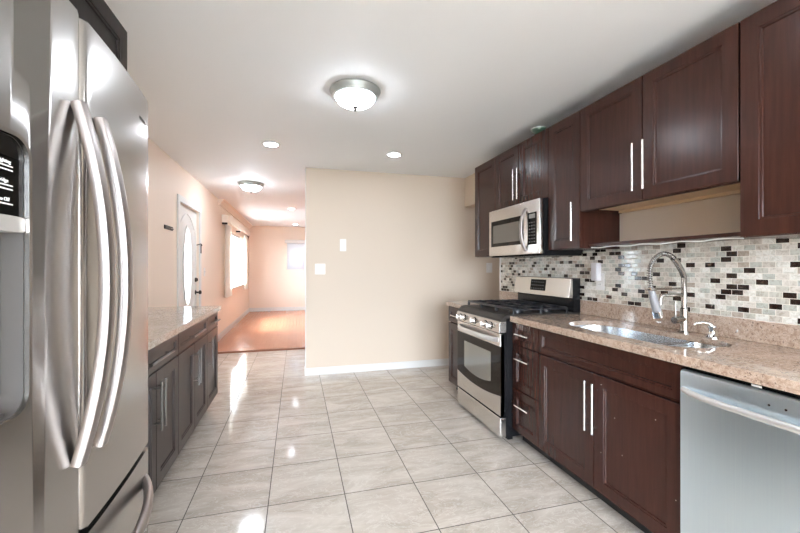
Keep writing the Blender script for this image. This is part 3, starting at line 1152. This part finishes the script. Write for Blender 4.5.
# oven door: black glass between two steel bands, lower one with a curved top edge
yd = -0.693
b = bmesh.new()
bx(b, -w2, w2, -0.647, yd + 0.004, 0.185, 0.784)
od = obj('oven_door', b, 'black', rg)
b = bmesh.new()
bx(b, -w2, w2, -0.66, yd, 0.69, 0.784, 0.003)
obj('upper_band', b, 'steel', od)
N = 16
arcp = [(-w2 + 2 * w2 * i / N, 0.298 + 0.036 * (2 * i / N - 1) ** 2) for i in range(N + 1)]
b = bmesh.new()
prism(b, [(-w2, 0.187), (w2, 0.187)] + arcp[::-1], -0.66, yd, 'y')
obj('lower_band', b, 'steel', od)
b = bmesh.new()
prism(b, arcp + [(w2, 0.69), (-w2, 0.69)], -0.66, yd + 0.0015, 'y')
obj('glass_panel', b, 'oven_glass', od)
ww = 0.235
warc = [(-ww + 2 * ww * i / N, 0.372 + 0.030 * (2 * i / N - 1) ** 2) for i in range(N + 1)]
b = bmesh.new()
prism(b, warc + [(ww, 0.625), (-ww, 0.625)], -0.66, yd + 0.0005, 'y')
obj('oven_window', b, 'oven_window', od)
b = bmesh.new()
hp = []
for i in range(17):
    u = -1 + 2 * i / 16
    hp.append((0.35 * u, yd + 0.004 - 0.052 * (1 - abs(u) ** 4), 0.737))
tube(b, hp, 0.012, 14, flat=0.019)
obj('handle', b, 'satin', od, 50)
b = bmesh.new()
bx(b, -w2, w2, -0.645, yd, 0.032, 0.172, 0.004)
obj('storage_drawer', b, 'steel', rg)
# back guard
b = bmesh.new()
prism(b, [(-0.062, 0.922), (-0.002, 0.922), (-0.002, 1.185), (-0.07, 1.185), (-0.07, 1.035), (-0.062, 1.02)], -w2, w2, 'x')
bgp = obj('back_guard', b, 'black', rg)
b = bmesh.new()
prism(b, [(-0.07, 1.03), (-0.07, 1.182), (-0.088, 1.182), (-0.108, 1.034)], -w2, w2, 'x', 0.003)
obj('fascia', b, 'steel', bgp)
b = bmesh.new()
prism(b, [(-0.098, 1.07), (-0.092, 1.165), (-0.0915, 1.165), (-0.1045, 1.07)], -0.125, 0.085, 'x')
dp = obj('display', b, 'black_gloss', rg)
for i in range(6):
    for j in range(3):
        x = -0.108 + i * 0.031
        z = 1.083 + j * 0.028
        y = -0.1045 + (z - 1.07) / 0.095 * 0.013
        b = bmesh.new()
        bx(b, x, x + 0.014, y - 0.0006, y + 0.001, z, z + 0.006)
        obj('touch_key', b, 'key', dp)
# burners and grates
for (u, v, r) in ((-0.25, -0.48, 0.045), (-0.25, -0.22, 0.036), (0.25, -0.48, 0.05), (0.25, -0.22, 0.036), (0.0, -0.35, 0.05)):
    b = bmesh.new()
    lathe(b, [(r + 0.012, 0.921), (r + 0.012, 0.928), (r, 0.93), (r, 0.938), (r * 0.8, 0.944), (0, 0.944)], (u, v, 0), 24)
    obj('burner', b, 'iron', rg, 40)
for gx in (-0.25, 0.0, 0.25):
    b = bmesh.new()
    q = 0.121
    zt, zb = 0.962, 0.949
    for s in (-1, 1):
        bx(b, gx + s * q - 0.007, gx + s * q + 0.007, -0.59, -0.115, zb, zt, 0.002)
    for yy in (-0.583, -0.47, -0.352, -0.235, -0.122):
        bx(b, gx - q, gx + q, yy - 0.007, yy + 0.007, zb, zt + 0.004, 0.002)
    bx(b, gx - 0.006, gx + 0.006, -0.583, -0.122, zb, zt + 0.005, 0.002)
    for s in (-1, 1):
        for yy in (-0.583, -0.352, -0.122):
            bx(b, gx + s * q - 0.009, gx + s * q + 0.009, yy - 0.009, yy + 0.009, 0.9215, zb + 0.004, 0.002)
    obj('grate', b, 'iron', rg)

# ------------------------------------------------------------------ microwave
mw = thing('microwave', 'stainless over-the-range microwave under the short wall cabinet', 'microwave', (2.12, 2.8025, 1.358), RW)
w2, mh = 0.379, 0.426
b = bmesh.new()
bx(b, -w2, w2, -0.352, -0.004, 0.012, mh)
obj('body', b, 'black', mw)
b = bmesh.new()
prism(b, [(-0.37, 0.0), (-0.004, 0.0), (-0.004, 0.0115), (-0.352, 0.0115)], -w2 + 0.01, w2 - 0.01, 'x')
v_ = obj('bottom_vent', b, 'black', mw)
b = bmesh.new()
bx(b, -w2, w2, -0.388, -0.353, 0.012, mh, 0.006, 3)
fr = obj('door', b, 'steel', mw, 40)
b = bmesh.new()
prism(b, rrect(-0.335, 0.175, 0.095, 0.325, 0.008), -0.37, -0.3895, 'y')
obj('glass_panel', b, 'oven_glass', fr)
b = bmesh.new()
prism(b, rrect(-0.30, 0.13, 0.125, 0.285, 0.006), -0.37, -0.3903, 'y')
obj('window', b, 'micro_window', fr)
b = bmesh.new()
prism(b, rrect(0.235, 0.345, 0.085, 0.33, 0.004), -0.37, -0.3895, 'y')
kp = obj('keypad', b, 'black_gloss', mw)
b = bmesh.new()
bx(b, 0.25, 0.33, -0.3905, -0.385, 0.285, 0.318)
obj('display', b, plain('display_grey', (0.22, 0.22, 0.21), 0.2), kp)
for i in range(3):
    for j in range(7):
        b = bmesh.new()
        bx(b, 0.25 + i * 0.03, 0.268 + i * 0.03, -0.3902, -0.385, 0.102 + j * 0.0245, 0.110 + j * 0.0245)
        obj('key', b, 'key', kp)
b = bmesh.new()
hp = []
for i in range(17):
    u = -1 + 2 * i / 16
    hp.append((0.208 - 0.0 * u, -0.388 - 0.046 * (1 - abs(u) ** 2.6), 0.205 + 0.165 * u))
tube(b, hp, 0.011, 12, flat=0.016, up=(1, 0, 0))
obj('handle', b, 'steel_handle', fr, 50)

# ------------------------------------------------------------------ dishwasher
dw = thing('dishwasher', 'stainless dishwasher under the granite next to the sink cabinet', 'dishwasher', (XB, 0.881, 0), RW)
w2 = 0.302
b = bmesh.new()
bx(b, -w2, w2, -0.575, 0, 0.1, 0.866)
bx(b, -w2, w2, -0.53, 0, 0.0, 0.1)
obj('body', b, 'black', dw)
b = bmesh.new()
prism(b, [(-0.576, 0.105), (-0.576, 0.856), (-0.612, 0.856), (-0.62, 0.850), (-0.622, 0.84), (-0.622, 0.12), (-0.612, 0.105)], -w2 + 0.002, w2 - 0.002, 'x', 0.003)
do = obj('door', b, 'steel_dish', dw, 30)
b = bmesh.new()
hp = []
for i in range(17):
    u = -1 + 2 * i / 16
    hp.append((0.285 * u, -0.622 - 0.042 * (1 - abs(u) ** 4), 0.778))
tube(b, hp, 0.011, 12, flat=0.012)
obj('handle', b, 'satin', do, 50)
for x in (0.0, 0.045, 0.09, 0.135):
    b = bmesh.new()
    lathe(b, [(0.0035, 0.001), (0.0035, -0.001), (0, -0.0012)], (x, -0.622, 0.815), 12, 'y')
    obj('indicator', b, 'black', do)
b = bmesh.new()
bx(b, -w2 + 0.01, w2 - 0.01, -0.605, -0.577, 0.8565, 0.868, 0.002)
obj('control_strip', b, 'black_gloss', dw)
b = bmesh.new()
bx(b, -0.06, -0.03, -0.6065, -0.59, 0.859, 0.8665)
obj('latch', b, 'white_plastic', dw)

# ------------------------------------------------------------------ refrigerator
FRW = 0.455
fx0 = XL + 0.03
Dp = -0.464 - fx0
fg = thing('refrigerator', 'stainless french door refrigerator with ice dispenser beside the left counter', 'refrigerator', (fx0, 0.952, 0), LW)


def fy(x):
    return -(Dp + 0.026 * (1 - (x / FRW) ** 2))


def door_outline(x0, x1, back, r=0.016):
    pts = [(x0, back)]
    n = 20
    for i in range(n + 1):
        x = x0 + (x1 - x0) * i / n
        e = min(x - x0, x1 - x)
        y = fy(x)
        if e < r:
            y += r - math.sqrt(max(0, r * r - (r - e) ** 2))
        pts.append((x, y))
    # finer corners
    out = [(x0, back)]
    for i in range(7):
        a = PI / 2 * i / 6
        x = x0 + r * (1 - math.cos(a))
        out.append((x, fy(x) + r * (1 - math.sin(a))))
    for i in range(1, 16):
        x = x0 + r + (x1 - x0 - 2 * r) * i / 16
        out.append((x, fy(x)))
    for i in range(7):
        a = PI / 2 * (1 - i / 6)
        x = x1 - r * (1 - math.cos(a))
        out.append((x, fy(x) + r * (1 - math.sin(a))))
    out.append((x1, back))
    return out


b = bmesh.new()
bx(b, -FRW + 0.004, FRW - 0.004, -(Dp - 0.085), 0, 0.03, 1.775, 0.004)
for sx in (-1, 1):
    for sy in (-0.62, -0.06):
        bx(b, sx * 0.40 - 0.02, sx * 0.40 + 0.02, sy - 0.02, sy + 0.02, 0, 0.03)
obj('body', b, plain('fridge_side_grey', (0.22, 0.22, 0.215), 0.4, 0.3), fg)
back = -(Dp - 0.075)
b = bmesh.new()
bx(b, -FRW + 0.02, FRW - 0.02, -(Dp - 0.072), -(Dp - 0.086), 0.05, 1.77)
obj('gasket', b, 'inside', fg)
DZ0, DZ1 = 0.706, 1.803
b = bmesh.new()
prism(b, door_outline(-FRW, -0.003, back), DZ0, DZ1, 'z', 0.006)
dl = obj('door', b, 'steel_fridge', fg, 35)
b = bmesh.new()
prism(b, door_outline(0.003, FRW, back), DZ0, DZ1, 'z', 0.006)
dr = obj('door', b, 'steel_fridge', fg, 35)
b = bmesh.new()
prism(b, door_outline(-FRW, FRW, back), 0.07, 0.69, 'z', 0.008)
fz = obj('freezer_drawer', b, 'steel_fridge', fg, 35)
for s in (-1, 1):
    b = bmesh.new()
    bx(b, s * 0.43, s * 0.35, -(Dp - 0.02), -(Dp - 0.16), 1.8035, 1.822, 0.005)
    obj('hinge_cover', b, 'grey_plastic', fg)
# dispenser
px0, px1, pz0, pz1 = -0.412, -0.163, 1.024, 1.486
cb = bmesh.new()
prism(cb, rrect(px0, px1, pz0, pz1, 0.035), -0.9, fy(-0.26) + 0.034, 'y')
cut(dl, cb)
dl.data.polygons.foreach_set('use_smooth', [True] * len(dl.data.polygons))
dl.data.set_sharp_from_angle(angle=math.radians(35))
yr = fy(-0.26) + 0.0335


def on_door(ol, off):
    return [(x, fy(x) + off, z) for x, z in ol]


b = bmesh.new()
o1, o2 = rrect(px0 - 0.004, px1 + 0.004, pz0 - 0.004, pz1 + 0.004, 0.039), rrect(px0 + 0.003, px1 - 0.003, pz0 + 0.003, pz1 - 0.003, 0.032)
Lr = [[b.verts.new(p) for p in ol] for ol in (on_door(o1, 0.004), on_door(o1, -0.0035), on_door(o2, -0.0035), on_door(o2, 0.0035))]
nn = len(o1)
for q, s in zip(Lr, Lr[1:] + Lr[:1]):
    for i in range(nn):
        b.faces.new((q[i], q[(i + 1) % nn], s[(i + 1) % nn], s[i]))
ds = obj('dispenser_frame', b, 'brushed', dl, 40)
b = bmesh.new()
li, lo = rrect(px0 + 0.003, px1 - 0.003, pz0 + 0.003, pz1 - 0.003, 0.032), rrect(px0 + 0.0005, px1 - 0.0005, pz0 + 0.0005, pz1 - 0.0005, 0.0345)
Lr = [[b.verts.new((x, y_(x), z)) for x, z in ol_] for ol_, y_ in ((lo, lambda x: yr), (lo, lambda x: fy(x) + 0.005), (li, lambda x: fy(x) + 0.005), (li, lambda x: yr - 0.003))]
b.faces.new(Lr[0])
for q, s in zip(Lr, Lr[1:]):
    for i in range(len(li)):
        b.faces.new((q[i], q[(i + 1) % len(li)], s[(i + 1) % len(li)], s[i]))
b.faces.new(Lr[3])
obj('dispenser_recess', b, 'grey_plastic', dl, 40)
b = bmesh.new()
outl = [(x, fy(x) + 0.004) for x in [px0 + 0.004 + (px1 - px0 - 0.008) * i / 10 for i in range(11)]]
prism(b, [(px0 + 0.004, yr - 0.001)] + outl + [(px1 - 0.004, yr - 0.001)], 1.354, 1.447, 'z')
dpn = obj('display_panel', b, 'black_gloss', dl)
b = bmesh.new()
prism(b, rrect(px0 + 0.005, px1 - 0.005, 1.4475, pz1 - 0.005, [0.03, 0.03, 0.001, 0.001]), fy(px1) + 0.004, yr - 0.001, 'y')
obj('display_cap', b, 'black_gloss', dl)
b = bmesh.new()
prism(b, [(px0 + 0.004, yr - 0.001)] + [(x, y - 0.002) for x, y in outl] + [(px1 - 0.004, yr - 0.001)], 1.328, 1.3535, 'z', 0.003)
obj('dispenser_ledge', b, 'silver_plastic', dl)
b = bmesh.new()
bx(b, -0.375, -0.32, yr - 0.014, yr - 0.0035, 1.10, 1.30, 0.006)
obj('paddle', b, 'black', dl)
b = bmesh.new()
for i in range(9):
    bx(b, px0 + 0.03 + i * 0.0215, px0 + 0.042 + i * 0.0215, yr - 0.026, yr - 0.004, pz0 + 0.004, pz0 + 0.012)
obj('drip_grille', b, 'grey_plastic', dl)
# lettering on the black panel, the last words close to its right edge
for (s_, z) in (('Lighting', 1.441), ('Fridge', 1.410), ('Ice Off', 1.380)):
    xx = -0.205
    ang = math.atan2(fy(-0.16) - fy(-0.21), 0.05)
    rotm = Matrix.Rotation(ang, 3, 'Z') @ FRONT
    text('lettering', s_, 0.0082, 'ink', dl, (xx - 0.016, fy(xx - 0.016) + 0.0034, z - 0.004), rotm)
    b = bmesh.new()
    for k_ in ((0, 1) if s_ != 'Ice Off' else (0,)):
        x0 = xx - 0.02
        bx(b, x0, x0 + 0.034, fy(x0 + 0.017) + 0.0025, fy(x0 + 0.017) + 0.0055, z - 0.0095 - 0.0062 * k_, z - 0.0075 - 0.0062 * k_)
    obj('marking', b, 'ink', dl)


def fridge_handle(x0, parent):
    b = bmesh.new()
    hp = []
    z0, z1 = 0.868, 1.605
    y0 = fy(x0)
    n = 36
    for i in range(n + 1):
        u = -1 + 2 * i / n
        s = (1 - abs(u) ** 2.1)
        hp.append((x0, y0 - 0.008 - 0.050 * s, (z0 + z1) / 2 + (z1 - z0) / 2 * u))
    strap(b, hp, 0.017, 0.0095)
    obj('handle', b, 'steel_handle', parent, 35)


fridge_handle(-0.031, dl)
fridge_handle(0.058, dr)
b = bmesh.new()
hp = []
for i in range(37):
    u = -1 + 2 * i / 36
    x = 0.415 * u
    hp.append((x, fy(x) + 0.004 - 0.062 * (1 - abs(u) ** 3), 0.60))
tube(b, hp, 0.0125, 16, flat=0.0165)
obj('handle', b, 'steel_handle', fz, 50)
ang = math.atan2(fy(0.43) - fy(0.36), 0.07)
text('brand_lettering', 'SAMSUNG', 0.014, 'badge', dr, (0.345, fy(0.345) - 0.0002, 1.715), Matrix.Rotation(ang, 3, 'Z') @ FRONT, 0.0008)


# ------------------------------------------------------------------ lamps
def flush_light(label, x, y, m='dome'):
    t = thing('ceiling_light', label, 'ceiling light', (x, y, ZC), 0, 'flush ceiling lights')
    b = bmesh.new()
    lathe(b, [(0.0, -0.0005), (0.158, -0.0005), (0.166, -0.004), (0.168, -0.012), (0.163, -0.020), (0.160, -0.028), (0.152, -0.036), (0.149, -0.044), (0.140, -0.050), (0.132, -0.050), (0.130, -0.043), (0.0, -0.043)], (0, 0, 0), 48)
    obj('rim', b, 'pewter', t, 35)
    b = bmesh.new()
    prof = [(0.130, -0.0435)]
    for i in range(12):
        a = PI / 2 * i / 11
        prof.append((0.1295 * math.cos(a) ** 0.9 if i < 11 else 0.0, -0.046 - 0.064 * math.sin(a)))
    lathe(b, prof, (0, 0, 0), 48)
    obj('glass_bowl', b, m, t, 60)
    b = bmesh.new()
    lathe(b, [(0.019, -0.1085), (0.020, -0.114), (0.010, -0.119), (0.011, -0.127), (0.007, -0.136), (0, -0.139)], (0, 0, 0), 20)
    obj('finial', b, 'bronze', t, 40)
    return t


def downlight(label, x, y, m='lamp'):
    t = thing('recessed_light', label, 'recessed light', (x, y, ZC), 0, 'recessed downlights')
    b = bmesh.new()
    n = 32
    c = [(math.cos(2 * PI * i / n), math.sin(2 * PI * i / n)) for i in range(n)]
    ring_band(b, [(0.088 * p, 0.088 * q) for p, q in c], [(0.062 * p, 0.062 * q) for p, q in c], -0.006, -0.0005, 'z')
    obj('trim_ring', b, 'white_plastic', t)
    b = bmesh.new()
    lathe(b, [(0.0615, -0.0005), (0.0615, -0.004), (0, -0.0045)], (0, 0, 0), n)
    obj('lamp_disc', b, m, t)
    return t


flush_light('flush dome ceiling light over the middle of the kitchen floor', 0.375, 2.49)
flush_light('flush dome ceiling light near the white front door', -0.61, 5.63, 'dome_bright')
flush_light('added unseen dome ceiling light by the rear glass door', 0.55, -0.9)  # extra lamp out of view, added to brighten the kitchen
downlight('recessed ceiling light nearest the left counter end', -0.234, 3.79)
downlight('recessed ceiling light in front of the cream partition', 0.976, 3.80)
downlight('recessed ceiling light before the picture window', -0.094, 7.87, 'lamp_soft')
downlight('recessed ceiling light close to the far peach wall', -0.03, 10.7, 'lamp_soft')
downlight('recessed ceiling light above the dishwasher aisle', 1.15, 1.15)
downlight('added unseen recessed ceiling light in the side hall', 2.75, 3.9)  # added out of view to light the wall beyond the doorway
downlight('added unseen recessed ceiling light behind the partition', 1.8, 7.9, 'lamp_soft')  # added out of view to raise the brightness of the room

# ------------------------------------------------------------------ switches, outlets and small things


def plate(name, label, cat, loc, rz, w, h, kind, group=None):
    t = thing(name, label, cat, loc, rz, group)
    obj('cover_plate', box(-w / 2, w / 2, -0.006, -0.0002, -h / 2, h / 2, 0.002), 'plate', t)
    if kind == 'toggle':
        obj('toggle', box(-0.005, 0.005, -0.017, -0.0055, -0.004, 0.016, 0.002), 'white_plastic', t)
    elif kind == 'double':
        for x in (-0.024, 0.024):
            obj('toggle', box(x - 0.005, x + 0.005, -0.017, -0.0055, -0.004, 0.016, 0.002), 'white_plastic', t)
    elif kind == 'rocker':
        obj('rocker', box(-0.017, 0.017, -0.0095, -0.0055, -0.033, 0.033, 0.002), 'white_plastic', t)
    elif kind == 'socket':
        for z in (-0.02, 0.02):
            s_ = obj('socket', box(-0.017, 0.017, -0.008, -0.0055, z - 0.014, z + 0.014, 0.003), 'white_plastic', t)
            for x in (-0.006, 0.006):
                obj('slot', box(x - 0.001, x + 0.001, -0.0083, -0.006, z - 0.004, z + 0.006), 'inside', s_)
    return t


plate('light_switch', 'single white toggle switch higher on the cream partition', 'light switch', (0.54, YP, 1.535), 0, 0.075, 0.145, 'toggle')
plate('light_switch', 'double white switch plate lower on the cream partition', 'light switch', (0.27, YP, 1.248), 0, 0.12, 0.125, 'double')
plate('light_switch', 'white wall switch just left of the microwave through the doorway', 'light switch', (2.49, YP, 1.262), 0, 0.088, 0.13, 'rocker')
plate('light_switch', 'pale switch plate on the peach wall beside the front door', 'light switch', (XL, 6.03, 1.2), LW, 0.08, 0.12, 'toggle')
ol = plate('wall_outlet', 'white outlet on the mosaic behind the granite counter', 'outlet', (XR - 0.008, 2.26, 1.165), RW, 0.075, 0.12, 'socket')
pd = thing('plug_adapter', 'pale grey plug adapter above the outlet on the mosaic', 'plug', (XR - 0.0085, 2.285, 1.232), RW)
obj('housing', box(-0.02, 0.035, -0.045, 0, -0.06, 0.07, 0.006), 'device', pd)
obj('side_plate', box(-0.055, -0.0205, -0.012, 0, -0.045, 0.065, 0.003), 'plate', pd)
b = bmesh.new()
bx(b, XL + 0.0005, XL + 0.012, 4.30, 4.56, 1.66, 1.70, 0.003)
kr = obj('key_rack', b, 'bronze')
tag(kr, 'small dark key rack on peach wall left of the front door', 'key rack')
for i in range(4):
    b = bmesh.new()
    y = 4.335 + i * 0.063
    tube(b, [(XL + 0.0115, y, 1.685), (XL + 0.020, y, 1.678), (XL + 0.024, y, 1.67), (XL + 0.027, y, 1.68)], 0.003, 8)
    obj('hook', b, 'brushed', kr, 60)

gb = thing('bowl', 'small green glass bowl on top of the dark wall cabinets', 'bowl', (1.845, 2.585, U1))
b = bmesh.new()
lathe(b, [(0.026, 0.0), (0.03, 0.003), (0.044, 0.014), (0.058, 0.030), (0.062, 0.044), (0.059, 0.044), (0.054, 0.031), (0.04, 0.018), (0.02, 0.009), (0, 0.008)], (0, 0, 0), 32)
obj('basin', b, 'green_glass', gb, 50)
b = bmesh.new()
ring_band(b, [(0.065 * math.cos(2 * PI * i / 32), 0.065 * math.sin(2 * PI * i / 32)) for i in range(32)],
          [(0.058 * math.cos(2 * PI * i / 32), 0.058 * math.sin(2 * PI * i / 32)) for i in range(32)], 0.043, 0.049, 'z')
obj('rim', b, 'rim', gb)

# ------------------------------------------------------------------ living room textiles
va = thing('curtain_valance', 'long white curtain valance over the picture window', 'valance', (0, 0, 0))
b = bmesh.new()
bx(b, XL + 0.105, XL + 0.12, 7.35, 10.62, 2.075, 2.195, 0.003)
bx(b, XL + 0.001, XL + 0.105, 7.35, 7.365, 2.075, 2.195)
bx(b, XL + 0.001, XL + 0.105, 10.605, 10.62, 2.075, 2.195)
bx(b, XL + 0.001, XL + 0.12, 7.35, 10.62, 2.195, 2.21, 0.003)
obj('fascia', b, 'cream_trim', va)
for y in (7.388, 9.0, 10.55):
    obj('bracket', box(XL + 0.001, XL + 0.09, y - 0.012, y + 0.012, 2.04, 2.075, 0.002), 'bronze', va)


def drape(label, y0, y1, z0, z1, waves):
    b = bmesh.new()
    n = waves * 10
    zs = [z0 + (z1 - z0) * j / 8 for j in range(9)]
    front, rear = [], []
    for (dst, o_) in ((front, 0.0), (rear, 0.004)):
        for z in zs:
            row = []
            for i in range(n + 1):
                u = i / n
                amp = 0.022 + 0.008 * (1 - (z - z0) / (z1 - z0))
                row.append(b.verts.new((XL + 0.055 + o_ + amp * math.sin(2 * PI * waves * u + 0.3 * math.sin(z * 3)), y0 + (y1 - y0) * u, z)))
            dst.append(row)
    for g in (front, rear):
        for r0, r1 in zip(g, g[1:]):
            for i in range(n):
                b.faces.new((r0[i], r0[i + 1], r1[i + 1], r1[i]))
    for i in range(n):
        b.faces.new((front[0][i], front[0][i + 1], rear[0][i + 1], rear[0][i]))
        b.faces.new((front[-1][i], front[-1][i + 1], rear[-1][i + 1], rear[-1][i]))
    for j in range(8):
        for i in (0, n):
            b.faces.new((front[j][i], front[j + 1][i], rear[j + 1][i], rear[j][i]))
    tag(obj('curtain', b, 'sheer', None, 80), label, 'curtain', 'picture window curtains')


drape('white curtain gathered at the window end nearer the front door', 7.42, 7.98, 0.72, 2.05, 6)
drape('white curtain gathered at the window end by the far wall', 9.95, 10.5, 0.72, 2.05, 6)

vb = thing('vertical_blind', 'white vertical blind on the far peach wall', 'blind', (0, YF, 0))
obj('head_rail', box(-0.32, 1.02, -0.10, -0.001, 1.965, 2.055, 0.004), 'white_paint', vb)
for i in range(14):
    x = -0.22 + i * 0.083
    c_, s_ = math.cos(0.22), math.sin(0.22)
    b = bmesh.new()
    hwid, th = 0.044, 0.001
    pts = [(x + p * c_ - q * s_, -0.05 + p * s_ + q * c_) for p, q in ((-hwid, -th), (hwid, -th), (hwid, th), (-hwid, th))]
    prism(b, pts, 1.20, 1.963, 'z')
    obj('slat', b, 'vinyl', vb)

# shrub seen through the picture window
sb = thing('shrub', 'green leafy shrub outside the picture window', 'shrub', (-3.4, 12.3, -0.3))
b = bmesh.new()
tube(b, [(0, 0, 0), (0.03, 0, 0.6), (-0.02, 0.05, 1.2)], [0.05, 0.04, 0.02], 8)
obj('stem', b, 'bark', sb)
b = bmesh.new()
rnd = random.Random(3)
for i in range(900):
    v = Vector((rnd.gauss(0, 1), rnd.gauss(0, 1), rnd.gauss(0, 1))).normalized() * (rnd.random() ** 0.4)
    p = Vector((v.x * 0.6, v.y * 0.6, 1.3 + v.z * 0.75))
    a = Vector((rnd.gauss(0, 1), rnd.gauss(0, 1), rnd.gauss(0, 1))).normalized()
    c_ = a.orthogonal().normalized()
    L_, W_ = 0.07, 0.03
    q = [b.verts.new(p - a * L_), b.verts.new(p + c_ * W_), b.verts.new(p + a * L_), b.verts.new(p - c_ * W_)]
    b.faces.new(q)
obj('foliage', b, 'leaf', sb)
